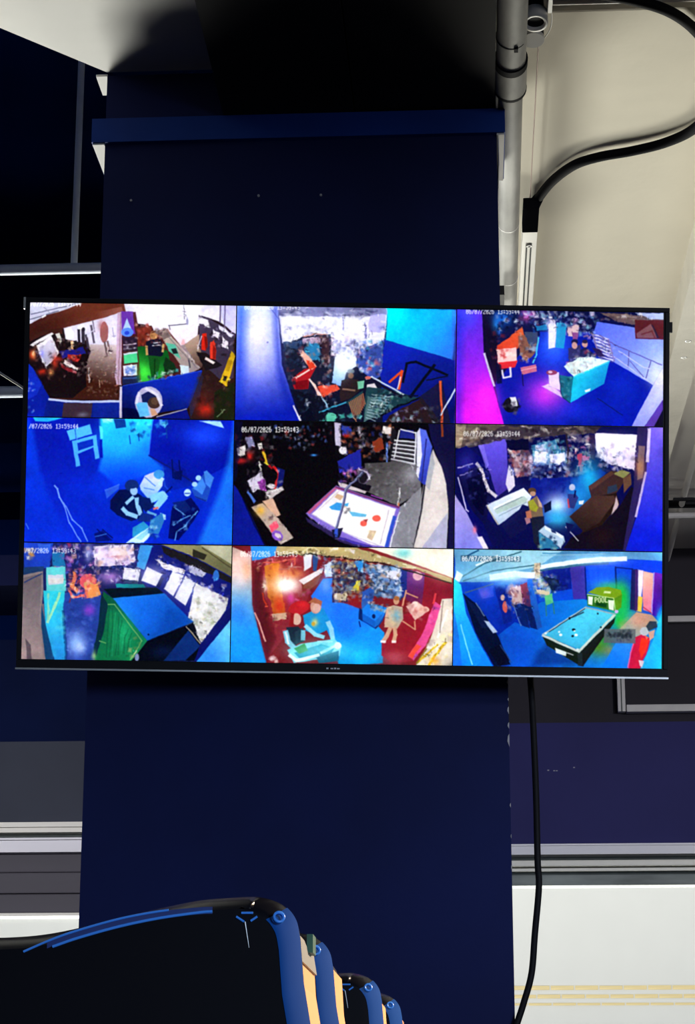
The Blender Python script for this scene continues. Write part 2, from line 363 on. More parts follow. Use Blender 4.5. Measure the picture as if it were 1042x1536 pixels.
# left bay pipes
tag(MB().tube([(-3.5, 6, 4.0), (-1.0, 6, 3.998)], .0165, 16).build('cross_pipe', M['blue_grey']), 'grey horizontal pipe in the dark bay left of the column', 'pipe')
tag(MB().tube([(-1.187, 6.1, 4.05), (-1.187, 6.1, 4.94)], .0105, 14).build('drop_pipe', M['blue_grey']), 'grey vertical pipe hanging in the dark bay left of the column', 'pipe')
tag(MB().tube([(-3.5, 6.6, 3.823), (-1.25, 6.6, 3.82)], .019, 16).build('cross_pipe', M['blue_grey']), 'grey pipe end showing beside the upper left of the television', 'pipe')
tag(MB().tube([(-1.60, 6.2, 3.86), (-1.30, 6.2, 3.66)], .004, 8).build('brace_wire', M['white_metal']), 'thin pale slanting wire beside the left edge of the television', 'wire')

# ------------------------------------------------------------------ television
TVR = Euler((.21328, .01316, .06888))
tv = tag(empty('television', (-.23045, 3.9348, 2.68076), TVR), 'large flat black television showing nine security camera views, mounted on the navy column', 'television')
def tb(name, m, mb, bevel=0.0, parent=None): return mb.build(name, m, parent or tv, bevel)
tb('back_shell', M['black_plastic'], MB().box(-.608, .608, .012, .03, -.345, .345).box(-.36, .36, .03, .06, -.25, .22), .004)
fr = MB()
for b in ((-.615, .615, .3435, .352), (-.615, .615, -.352, -.3375), (-.615, -.6065, -.3375, .3435), (.6065, .615, -.3375, .3435)):
    fr.box(b[0], b[1], -.002, .014, b[2], b[3])
tb('bezel', M['black_plastic'], fr, .0012)
tag(tb('bottom_strip', M['steel'], MB().box(-.616, .616, -.004, .012, -.3555, -.3522)), 'thin silver strip along the lower edge')
sc = tb('display_screen', M['black_plastic'], MB().box(-.6065, .6065, .0005, .012, -.3375, .3435))
tag(tb('corner_guard', M['steel'], MB().box(-.6175, -.6135, -.004, .012, .33, .352)), 'silver corner piece at the upper left')
tag(tb('side_tab', M['black_plastic'], MB().box(.615, .6205, 0, .01, .305, .325)), 'small dark tab on the right edge')
tag(tb('logo', M['paper'], MB().box(-.030, -.026, -.0026, -.002, -.3465, -.3435).box(-.022, -.017, -.0026, -.002, -.3465, -.3440).box(-.0155, -.0115, -.0026, -.002, -.3465, -.3435).box(-.010, -.005, -.0026, -.002, -.3465, -.3440), ), 'tiny pale maker mark in the middle of the lower frame')
mt = tb('wall_mount', M['steel'], MB().box(-.2, .2, .06, .075, -.16, .16))
Ri = TVR.to_matrix().inverted(); tvl = Vector((-.23045, 3.9348, 2.68076))
for dx in (-.12, .12):
    a = Vector((dx, .07, 0)); w_ = Vector((-.23 + dx * .8, 4.2, 2.70)); b = Ri @ (w_ - tvl)
    tb('mount_arm', M['steel'], MB().tube([a, a.lerp(b, .5) + Vector((dx * .4, 0, 0)), b], .014, 10))

cb = tag(MB().tube(bez([(.10, 4.155, 2.60), (0.1184, 4.185, 2.3578), (0.1224, 4.185, 2.2481), (0.1244, 4.185, 2.1181), (0.1242, 4.185, 2.0030), (0.1255, 4.185, 1.9524), (0.1158, 4.185, 1.8647), (0.1078, 4.185, 1.7904), (0.0915, 4.185, 1.7351), (0.0782, 4.185, 1.6972), (.066, 4.186, 1.66), (.045, 4.188, 1.5), (.03, 4.19, 1.0), (.03, 4.19, 0.01)], 8), .0065, 10).build('power_cable', M['black_plastic']),
         'black cable hanging from the television beside the right edge of the column', 'cable')

# ------------------------------------------------------------------ row of arcade cabinets
def cabinet():
    root = empty('arcade_cabinet')
    # outline of the shell in its own XZ, origin on the floor under the rounded corner
    top = [(-.52, 0), (-.52, 1.35), (-.50, 1.50), (-.45, 1.565), (-.40, 1.595), (-.33, 1.616), (-.25, 1.630), (-.197, 1.631), (-.169, 1.633), (-.142, 1.638), (-.114, 1.645), (-.086, 1.651), (-.059, 1.656), (-.026, 1.658), (-.016, 1.6572), (-.008, 1.6548), (-.002, 1.6515), (.003, 1.6465), (.0065, 1.640), (.0085, 1.630)]
    top = top[:3] + [(p.x, p.z) for p in bez([(x, 0, z) for x, z in top[3:]], 4)]
    out = top + [(.011, 1.60), (.016, 1.571), (.028, 1.45), (.035, 1.2), (.035, 0)]
    # front face inset from the rim, so the edge between is a rounded bevel
    def inset(p):
        x, z = p
        return (x - .0125 if x > -.02 else x + .006 if x < -.5 else x, z if z < .01 else z - .0095 * min(1, max(0, (z - 1.3) / .3)))
    n = len(out); front = [inset(p) for p in out]; mid = [((a[0] * .35 + b[0] * .65), (a[1] * .35 + b[1] * .65)) for a, b in zip(out, front)]
    mb = MB()
    v = [(x, 0, z) for x, z in front] + [(x, .004, z) for x, z in mid] + [(x, .016, z) for x, z in out] + [(x, .03, z) for x, z in out]
    f = [tuple(range(n)), tuple(range(4 * n - 1, 3 * n - 1, -1))]
    for L in range(3):
        for i in range(n):
            j = (i + 1) % n
            f.append((L * n + i, L * n + j, (L + 1) * n + j, (L + 1) * n + i))
    mb.add(v, f[:2]); mb.f += [tuple(f_) for f_ in f[2:]]; mb.sm += [True] * (len(f) - 2); sh = mb.build('shell', M['gloss'], root)
    # reflected blue put in as colour down the rounded right edge
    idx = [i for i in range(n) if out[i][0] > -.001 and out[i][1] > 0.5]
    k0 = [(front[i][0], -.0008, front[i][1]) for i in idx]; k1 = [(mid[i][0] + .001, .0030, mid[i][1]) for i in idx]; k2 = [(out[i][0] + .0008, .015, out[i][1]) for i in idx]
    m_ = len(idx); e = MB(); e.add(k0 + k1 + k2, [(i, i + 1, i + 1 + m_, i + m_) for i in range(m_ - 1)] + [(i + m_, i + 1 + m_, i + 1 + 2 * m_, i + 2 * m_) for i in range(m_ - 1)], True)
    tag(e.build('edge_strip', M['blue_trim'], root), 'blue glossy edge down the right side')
    # body behind the shell, tan side
    body = [(x - .004, z - .004) for x, z in out if z > 0] ; body = [(-.516, 0)] + body + [(.031, 0)]
    MB().prism(body, .03, .185).build('body', M['black_plastic'], root)
    side = [(.0125 - .01 + .003, 1.632), (.0075, 1.60), (.0125, 1.571), (.0245, 1.45), (.0318, 1.2), (.0318, .05)]
    s_ = MB(); a = [(x + .0005, .031, z) for x, z in side]; b = [(x + .0005, .188, z) for x, z in side]; q = len(side)
    s_.add(a + b, [(i, i + 1, i + 1 + q, i + q) for i in range(q - 1)])
    tag(s_.build('side_panel', M['tan'], root), 'tan side panel')
    # corner screw ring
    r_ = MB().ring((-.0035, -.0045, 1.6425), (-.35, 1, -.3), .0026, .0042, .003, 20)
    tag(r_.build('corner_ring', M['blue_line'], root), 'blue ring screw on the rounded corner')
    # emblem: three short strokes and a stem
    em = MB()
    for p, q_ in (((-.030, 1.6455), (-.022, 1.6455)), ((-.0335, 1.643), (-.028, 1.6395)), ((-.019, 1.643), (-.0235, 1.640))):
        em.tube([(p[0], -.0006, p[1]), (q_[0], -.0006, q_[1])], .0009, 6)
    tag(em.build('emblem', M['blue_line'], root), 'blue three stroke emblem')
    MB().tube([(-.0275, -.0004, 1.6395), (-.0262, -.0004, 1.632), (-.0245, -.0004, 1.622)], [.0008, .0006, .0003], 6).build('emblem_stem', M['steel'], root)
    # blue light reflected in the top bevel, modelled as twin coloured lines
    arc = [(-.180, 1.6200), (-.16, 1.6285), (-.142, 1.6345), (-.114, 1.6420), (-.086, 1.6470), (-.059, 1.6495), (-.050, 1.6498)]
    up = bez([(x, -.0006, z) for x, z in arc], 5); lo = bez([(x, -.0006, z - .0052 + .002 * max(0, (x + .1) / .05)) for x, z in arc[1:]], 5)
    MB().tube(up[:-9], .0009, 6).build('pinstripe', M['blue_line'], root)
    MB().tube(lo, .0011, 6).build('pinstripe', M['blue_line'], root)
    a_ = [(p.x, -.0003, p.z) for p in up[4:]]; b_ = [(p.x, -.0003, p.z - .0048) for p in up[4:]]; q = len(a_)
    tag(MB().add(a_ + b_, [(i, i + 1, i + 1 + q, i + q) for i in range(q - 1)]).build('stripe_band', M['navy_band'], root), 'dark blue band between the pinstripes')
    return root
LAB = ['nearest glossy black arcade cabinet with rounded top and blue twin pinstripes, foreground left',
       'second glossy black arcade cabinet, close behind the nearest one',
       'third glossy black arcade cabinet with a small emblem showing, in front of the column',
       'farthest and smallest looking arcade cabinet at the right end of the row']
proto = cabinet()
for i, (x, y) in enumerate(((-.129, 1.5), (-.124, 1.78), (-.104, 2.247), (-.094, 2.566))):
    if i == 0: o = proto
    else:
        o = proto.copy(); COL.objects.link(o)
        for ch in proto.children:
            c = ch.copy(); COL.objects.link(c); c.parent = o
    o.location = (x, y, 0); tag(o, LAB[i], 'arcade machine', 'arcade cabinets in a row')
tag(MB().box(.006, .0105, .12, .15, 1.628, 1.6415).build('clip', M['green'], proto), 'dark green clip on top of the side')
tag(MB().prism([(.0045, 1.6365), (.0062, 1.632), (.0088, 1.616), (.0058, 1.616)], .0315, .187).build('side_cap', M['tan_grey'], proto), 'grey top end of the tan side')  # shading on the upper tan side, added as a grey piece
# ------------------------------------------------------------------ the nine camera views on the screen (flat pictures drawn by code)
FONT = {'0': '69BD996', '1': '2622227', '2': '6912 48F'.replace(' ', ''), '3': 'E116 11E'.replace(' ', ''), '4': '26AAF22', '5': 'F8E1196', '6': '68E9996', '7': 'F112244', '8': '6996996', '9': '6997116', '/': '1122448', ':': '0660660', ' ': '0000000', 'P': 'E99E888', 'O': '6999996', 'L': '888888F'}
class Feed:
    def __init__(s, lt, rt, rb, lb, base, seed=1, w=660, h=372):
        s.W, s.H = w, h; s.R = random.Random(seed)
        A = np.array([[p[0], p[1], 1] for p in (lt, rt, rb, lb)], float)
        B = np.array([[0, 0], [w, 0], [w, h], [0, h]], float)
        s.T = np.linalg.lstsq(A, B, rcond=None)[0]
        s.k = math.sqrt(abs(np.linalg.det(s.T[:2])))
        s.busy = np.zeros((h, w), np.float32); s.im = np.empty((h, w, 3), np.float32); s.im[:] = s.c(base)
        s.yy, s.xx = np.mgrid[0:h, 0:w].astype(np.float32) + .5
    def c(s, h): h = h.lstrip('#'); return np.array([int(h[i:i + 2], 16) / 255 for i in (0, 2, 4)], np.float32)
    def pts(s, t):
        if isinstance(t, str): t = [tuple(float(v) for v in q.split(',')) for q in t.split()]
        return np.c_[np.array(t, float), np.ones(len(t))] @ s.T
    def mask(s, P, soft=1.2):
        x0, y0 = np.floor(P.min(0) - soft - 1).astype(int); x1, y1 = np.ceil(P.max(0) + soft + 1).astype(int)
        x0, y0 = max(x0, 0), max(y0, 0); x1, y1 = min(x1, s.W), min(y1, s.H)
        if x1 <= x0 or y1 <= y0: return None
        X = s.xx[y0:y1, x0:x1]; Y = s.yy[y0:y1, x0:x1]
        ins = np.zeros(X.shape, bool); d = np.full(X.shape, 1e9, np.float32)
        n = len(P)
        for i in range(n):
            ax, ay = P[i]; bx, by = P[(i + 1) % n]; ex, ey = bx - ax, by - ay
            if ey != 0:
                cr = ((ay > Y) != (by > Y)) & (X < ex * (Y - ay) / ey + ax); ins ^= cr
            L = ex * ex + ey * ey + 1e-9
            t = np.clip(((X - ax) * ex + (Y - ay) * ey) / L, 0, 1)
            d = np.minimum(d, (X - ax - t * ex) ** 2 + (Y - ay - t * ey) ** 2)
        d = np.sqrt(d) * np.where(ins, 1, -1)
        return (slice(y0, y1), slice(x0, x1)), np.clip(d / soft * .5 + .5, 0, 1)
    def put(s, sl, m, col): s.im[sl] += (col - s.im[sl]) * m[..., None]
    def P(s, col, t, a=1., soft=1.5):
        r = s.mask(s.pts(t), soft)
        if r: s.put(r[0], r[1] * a, s.c(col))
        return s
    def G(s, c1, c2, p, q, t, a=1., soft=1.5):
        r = s.mask(s.pts(t), soft)
        if r:
            p, q = s.pts([p, q]); d = q - p; L = d @ d
            u = np.clip(((s.xx[r[0]] - p[0]) * d[0] + (s.yy[r[0]] - p[1]) * d[1]) / L, 0, 1)[..., None]
            s.put(r[0], r[1] * a, s.c(c1) * (1 - u) + s.c(c2) * u)
        return s
    def B(s, col, x, y, rx, ry, a=1.):
        p = s.pts([(x, y)])[0]; m = np.exp(-(((s.xx - p[0]) / (rx * s.k)) ** 2 + ((s.yy - p[1]) / (ry * s.k)) ** 2)) * a
        s.im += (s.c(col) - s.im) * m[..., None]; return s
    def E(s, col, x, y, rx, ry, a=1., rot=0., soft=1.5):
        c, n = math.cos(rot), math.sin(rot)
        return s.P(col, [(x + rx * math.cos(t) * c - ry * math.sin(t) * n, y + rx * math.cos(t) * n + ry * math.sin(t) * c) for t in np.linspace(0, 2 * math.pi, 18, endpoint=False)], a, soft)
    def L(s, col, w, t, a=1.):
        P = s.pts(t); h = w * s.k / 2
        for i in range(len(P) - 1):
            d = P[i + 1] - P[i]; L = math.hypot(*d) + 1e-6; n = np.array([-d[1], d[0]]) / L * h; e = d / L * h * .5
            r = s.mask(np.array([P[i] - e + n, P[i + 1] + e + n, P[i + 1] + e - n, P[i] - e - n]), 1.5)
            if r: s.put(r[0], r[1] * a, s.c(col))
        return s
    def N(s, n, t, pal, smin=4, smax=14, a=.9, asp=1.0):
        """clutter: small tilted quads scattered inside the polygon t"""
        rb_ = s.mask(s.pts(t), 6)
        if rb_: s.busy[rb_[0]] = np.maximum(s.busy[rb_[0]], rb_[1] * min(1, n / 60 + .3))
        q = [tuple(float(v) for v in z.split(',')) for z in t.split()]; pal = pal.split()
        xs = [z[0] for z in q]; ys = [z[1] for z in q]; R = s.R; k = 0
        while k < n:
            x, y = R.uniform(min(xs), max(xs)), R.uniform(min(ys), max(ys)); ins = False
            for i in range(len(q)):
                (ax, ay), (bx, by) = q[i], q[(i + 1) % len(q)]
                if (ay > y) != (by > y) and x < (bx - ax) * (y - ay) / (by - ay) + ax: ins = not ins
            k += 1
            if not ins: continue
            w, h = R.uniform(smin, smax), R.uniform(smin, smax) * asp; t0 = R.uniform(-.5, .5); c, n_ = math.cos(t0), math.sin(t0)
            s.P(R.choice(pal), [(x + u * w / 2 * c - v * h / 2 * n_, y + u * w / 2 * n_ + v * h / 2 * c) for u, v in ((-1, -1), (1, -1), (1, 1), (-1, 1))], a * R.uniform(.45, .95), 3.2)
        return s
    def grit(s):
        """camera grain: strokes where the picture is busy, wobbling edges, uneven tone"""
        rs = np.random.RandomState(s.R.randrange(9999)); g = s.im.mean(2)
        act = s.blur(np.abs(g - s.blur(g, 1, 5)), 1, 4) * s.busy
        for _ in range(2600):
            x, y = s.R.uniform(3, s.W - 4), s.R.uniform(3, s.H - 4); e = act[int(y), int(x)]
            if e < .02 + s.R.random() * .05: continue
            c = s.im[int(y), int(x)]; k = s.R.choice((.35, .55, 1.5, 1.9)); c = np.clip(c * k + (.10 if k > 1 else 0), 0, 1)
            l, w = s.R.uniform(2, 7), s.R.uniform(.7, 1.6); t = s.R.choice((0, .3, 1.3, 1.6, 2.0)) + s.R.uniform(-.3, .3)
            dx, dy, nx, ny = math.cos(t) * l, math.sin(t) * l, -math.sin(t) * w, math.cos(t) * w
            r = s.mask(np.array([[x - dx - nx, y - dy - ny], [x + dx - nx, y + dy - ny], [x + dx + nx, y + dy + ny], [x - dx + nx, y - dy + ny]]), 1.6)
            if r: s.put(r[0], r[1] * s.R.uniform(.4, .9), c)
        def field(k, a):
            f = s.blur(rs.randn(s.H, s.W).astype(np.float32), 2, k); return f / f.std() * a
        X = np.clip(s.xx - .5 + (field(9, 1.3) + field(3, .7)) * (.25 + .75 * s.blur(s.busy, 1, 5)), 0, s.W - 1.01); Y = np.clip(s.yy - .5 + (field(9, 1.3) + field(3, .7)) * (.25 + .75 * s.blur(s.busy, 1, 5)), 0, s.H - 1.01)
        ix, iy = X.astype(int), Y.astype(int); fx, fy = (X - ix)[..., None], (Y - iy)[..., None]; m = s.im
        s.im = (m[iy, ix] * (1 - fx) + m[iy, ix + 1] * fx) * (1 - fy) + (m[iy + 1, ix] * (1 - fx) + m[iy + 1, ix + 1] * fx) * fy
        s.im = s.im * (1 + field(20, .022) + field(4, .018) + field(1, .012))[..., None]
        return s
    @staticmethod
    def blur(im, n, k):
        for _ in range(n):
            for ax in (0, 1):
                m = im.shape[ax]; p = np.concatenate([np.repeat(im.take([0], ax), k, ax), im, np.repeat(im.take([-1], ax), k, ax)], ax)
                c = np.cumsum(np.concatenate([np.zeros_like(p.take([0], ax)), p], ax, dtype=np.float64), ax)
                im = ((c.take(range(2 * k + 1, m + 2 * k + 1), ax) - c.take(range(0, m), ax)) / (2 * k + 1)).astype(np.float32)
        return im
    def X(s, txt, x, y, cw, h, col='ffffff', a=.85):
        if len(txt) > 9: s.grit()
        for ch in txt:
            g = FONT[ch]; ph = h / 7; pw = cw / 5.2
            for r, hx in enumerate(g):
                b = int(hx, 16); run = None
                for cbit in range(5):
                    on = cbit < 4 and (b >> (3 - cbit)) & 1
                    if on and run is None: run = cbit
                    if not on and run is not None:
                        s.P(col, [(x + run * pw, y + r * ph), (x + cbit * pw + .9, y + r * ph), (x + cbit * pw + .9, y + (r + 1) * ph + .3), (x + run * pw, y + (r + 1) * ph + .3)], a, 1.0); run = None
            x += cw
        return s
    def finish(s):
        blur = s.blur
        im = blur(s.im, 2, 1); fine = blur(s.im, 2, 4)
        im = im + .35 * (im - fine)                      # the over-sharpened look of the camera picture
        im = np.maximum(im, 0); glow = blur(np.maximum(s.im - .55, 0), 2, 14); im = im + .45 * glow
        rs = np.random.RandomState(3); im += blur(rs.randn(s.H, s.W, 3).astype(np.float32) * .045, 1, 2)
        return np.clip(im, 0, 1)

F1 = Feed((45, 40), (1025, 55), (1015, 600), (38, 580), '1c0d10', 1)
(F1.P('e6e2f4', '470,40 1030,50 1028,190 940,130 850,100 840,210 760,245 700,175 640,185 620,150 560,140 540,120 470,95')
 .G('6b2f20', '3a1512', (300, 60), (150, 230), '40,120 290,40 490,40 500,85 410,105 330,135 200,165 40,245')
 .G('a8685a', '6b2f20', (470, 90), (360, 120), '330,90 480,60 490,95 410,110 330,140', .6)
 .P('c4c4da', '40,40 300,40 180,85 120,100 40,145').L('50506a', 4, '50,95 270,45').L('50506a', 4, '45,120 180,80').L('8a8aa0', 3, '110,60 140,90').P('e8e8f0', '100,105 120,95 122,104 102,114')
 .P('dad6ee', '205,162 410,108 478,85 478,290 440,320 330,270 320,205 300,232 212,222')
 .G('d8ccd0', '3e1a12', (425, 225), (385, 430), '330,240 475,240 470,505 140,500 300,440 318,300')
 .N(150, '330,260 470,250 465,490 320,490', 'd8c0a0 8a6048 4a2418 a87858 e0d0c0', 3, 9, .5, .4)
 .L('efe8f0', 3, '325,350 330,420').L('d8b8a0', 3, '375,410 378,440')
 .P('150c10', '40,215 130,190 190,185 205,165 215,215 300,235 335,270 318,330 315,440 250,495 140,495 40,335')
 .P('3a1814', '45,180 200,160 200,190 120,190 45,225')
 .P('e8e4ea', '45,240 130,190 150,182 158,190 60,250').P('e8e4ea', '75,250 130,205 145,195 188,280 122,352')
 .G('dad4e4', 'a8a4c0', (140, 210), (110, 350), '88,255 150,210 178,278 124,345').B('8a90f0', 105, 285, 14, 18, .8)
 .P('cfcfc8', '165,190 185,185 200,225 190,240').P('f0ece8', '215,165 240,158 256,190 250,210 220,215').P('f0ece8', '270,155 300,145 305,165 280,180')
 .P('1c1c82', '188,272 300,250 312,285 205,308').P('b42420', '225,288 290,288 280,322 222,312').P('e06050', '240,292 262,290 262,310 244,310')
 .P('e4d8d8', '212,315 278,350 272,365 204,332').P('7a1c24', '190,330 270,370 265,385 195,350')
 .B('d84828', 58, 290, 14, 20).B('f0a868', 65, 285, 8, 14).B('b02818', 105, 370, 22, 14).B('d83c28', 165, 320, 14, 30).B('f0a060', 148, 372, 12, 16).B('b83028', 185, 310, 20, 12, .8)
 .P('e8b080', '236,225 250,222 252,260 244,262').L('1a1418', 12, '262,225 268,250').L('2a2430', 16, '296,170 300,235').L('1a1420', 12, '276,170 280,240').E('1a1420', 298, 168, 8, 10).L('3a3440', 9, '310,195 324,255')
 .L('4a4450', 10, '335,150 350,232').L('6a6070', 5, '343,125 352,180').L('c8c4d8', 5, '322,190 350,170')
 .E('8a4640', 398, 182, 20, 52, .9).B('b06060', 385, 150, 16, 26, .7).L('5a4a4c', 9, '400,228 410,295').L('6a5458', 9, '414,225 424,272').L('3a3038', 6, '418,270 436,272').L('8a86a0', 3, '436,160 444,205').L('8a86a0', 3, '436,200 452,200')
 .P('0a1c98', '38,330 60,350 140,490 128,590 38,585').P('1636c8', '38,330 60,350 100,430 80,480 38,500', .6).N(14, '40,400 70,400 80,580 40,580', 'e0e8ff 50a0f0', 3, 10, .8)
 .P('0a1a80', '128,505 480,510 480,595 110,590').P('3a2838', '208,518 345,518 338,592 200,588').B('7a7890', 300, 575, 25, 12, .8).P('1028a0', '345,515 475,515 475,590 350,590', .5)
 .L('b8c4f0', 11, '138,500 220,510 330,513 470,510')
 .P('c6aac4', '460,90 484,85 482,435 452,430').P('8a6a70', '474,90 480,90 470,430 462,430', .6)
 .P('4a1c1e', '482,85 545,85 560,150 620,150 640,185 700,170 850,350 800,385 570,420 480,430')
 .P('6a32a8', '478,82 532,82 545,190 482,195').P('b8d8ff', '505,115 528,170 484,170').E('5a90f4', 507,182, 30, 22).E('2848c8', 505, 185, 12, 10)
 .P('2a1c30', '485,205 552,205 556,270 487,275').L('d8c0d8', 5, '490,242 548,236').L('8a8898', 5, '490,262 550,256').N(14, '490,210 550,210 550,270 490,270', 'a8a0b8 4a3848 1a1020', 4, 14, .8)
 .P('4acb90', '490,290 555,280 558,325 493,332').P('c8d8e8', '488,283 556,273 556,282 490,291').P('e8e8fa', '488,342 554,335 555,386 492,391').N(26, '502,346 545,342 545,382 504,385', '3a68c8 90b0e8 3050a0', 5, 10)
 .P('182048', '485,392 565,388 572,425 487,430').P('30488a', '490,398 555,394 555,402 492,406')
 .P('7a2c20', '548,160 622,155 625,232 560,250').N(30, '545,140 640,150 630,250 550,250', 'b0483a 5a2018 d0a090 902820', 4, 16)
 .P('a07060', '635,180 700,165 720,205 680,220').G('26a030', '0f5a20', (600, 370), (640, 290), '556,250 640,250 700,270 720,370 640,412 576,416 568,355').B('48e048', 590, 375, 28, 40).P('103018', '690,300 730,330 745,370 690,390 680,340')
 .E('b88050', 633, 195, 17, 20).P('5a3020', '618,185 640,172 652,190 640,182').P('10142c', '596,226 622,214 662,212 684,256 676,292 640,315 604,292').L('dcdcec', 6, '629,232 662,228').L('dcdcec', 5, '624,247 664,243').L('c89c60', 12, '598,250 602,288').L('d0a868', 10, '680,240 676,275')
 .P('14521e', '608,292 668,298 652,400 622,404').L('0a2c10', 4, '640,310 636,400')
 .G('b8a8a0', '9a8c8c', (700, 210), (800, 370), '676,216 716,200 856,352 795,388').P('58b8a0', '690,232 735,240 762,310 705,272').P('7a6868', '636,180 690,163 718,202 678,216').N(22, '640,165 690,165 710,205 660,210', 'a08880 c8b0a8 584848', 4, 14).P('182028', '716,262 738,258 750,282 726,285')
 .L('4a4852', 5, '703,150 792,142').L('4a4852', 4, '706,150 710,170').L('4a4852', 4, '776,50 778,120').E('8a88a8', 792, 132, 6, 16).P('e07070', '768,215 778,215 782,240 762,240')
 .P('e8dce8', '700,170 840,150 850,350 790,290 740,220', .6).N(20, '770,240 850,240 860,340 800,330', 'd8c8c0 b09078 8a6a58', 5, 14, .5)
 .N(46, '640,380 760,340 770,410 560,420', '50b8c8 a8e0e8 2070a8 d8f0f0 1a3048', 6, 20).P('c8dce8', '755,338 800,345 802,380 762,386').L('383848', 6, '800,310 806,350')
 .G('0c28b0', '06105a', (660, 410), (600, 570), '482,438 650,408 800,375 865,362 822,500 795,545 500,590 482,590').L('2a50d8', 3, '490,436 650,410 858,366').P('020638', '488,540 540,545 600,592 488,592').P('d0c8e0', '472,440 484,440 484,592 472,592').L('b0b4d8', 5, '650,585 790,548').P('0a1480', '650,590 790,550 810,598 640,598')
 .E('b4b0d0', 611, 514, 66, 74).P('10184a', '575,480 620,458 650,490 610,520 580,515').E('3c2820', 636, 518, 30, 28).E('5a4030', 640, 510, 18, 18).P('60b8e8', '550,520 602,515 616,578 568,585').P('c89878', '618,545 640,548 655,575 625,580').L('d8d4e8', 14, '600,450 650,480 672,530').L('d8d4e8', 12, '565,470 552,520')
 .P('2a1818', '840,200 866,330 862,372 800,545 808,600 1015,600 1020,200').G('a89080', '5a4038', (820, 240), (860, 340), '780,240 850,190 870,330 860,352 830,330')
 .P('1a3070', '800,520 850,370 870,400 850,500 810,590', .5).B('f02c1c', 878, 550, 28, 30).B('802018', 870, 520, 50, 60, .5)
 .P('3a3048', '846,100 900,120 1018,195 1012,400 970,420 880,350 850,250').N(60, '850,100 1018,190 1010,330 900,250', 'd8d0e8 6a5868 281c28 a090a8 1a1018', 6, 22)
 .P('e8e0f0', '915,165 948,188 938,215 915,200').P('e8e0f0', '960,208 990,226 986,262 958,248').P('e8e4f0', '850,110 890,130 900,160 846,140').P('d8d4e8', '940,150 1010,195 1005,212 945,170')
 .P('181218', '835,275 880,280 960,340 925,355 880,365').P('d42418', '862,190 880,185 888,235 878,270 858,265').P('7a1410', '872,200 886,205 888,250 878,268').P('e03828', '898,235 918,222 930,270 928,312 900,308').P('8a1812', '912,240 930,262 928,310 914,310').L('e8e4f0', 5, '846,150 850,110 890,130').L('d8d4e8', 4, '860,200 842,260').P('e8d8d8', '880,300 925,325 915,335 876,312')
 .P('dcb420', '1000,272 1020,295 1000,380 978,445 944,415 975,350').P('1a1a18', '965,390 980,392 974,415 958,410').P('a07810', '985,310 1008,320 990,370 975,365', .6)
 .P('14240f', '920,470 1015,420 1015,600 920,600', .7).L('6a8060', 5, '935,585 970,550').P('c8c4f0', '945,52 1030,55 1022,195 965,145').L('5a5070', 7, '950,55 948,135').L('5a5070', 5, '972,55 968,160')
 .N(26, '560,60 940,60 840,120 560,110', 'c8c0dc fffaff d8d0e8', 8, 30, .6)
 .N(60, '205,215 330,250 320,420 190,400', '2a1418 50242a 8a6a70 181018 c8a8a0 301c60', 5, 16, .8).N(40, '45,250 200,200 190,480 90,440', '50181c 1a0c10 a86a50 301418', 6, 20, .5).N(30, '560,160 700,170 690,260 560,260', '401818 a04838 c8a8a0 281018', 5, 14, .8).L('787078', 4, '705,205 845,360').N(40, '850,380 1000,400 990,580 820,560', '180c0e 3a201c 50302a', 8, 30, .5)
 .X('/07/2026 13:59:44', 45, 34, 14.4, 24))

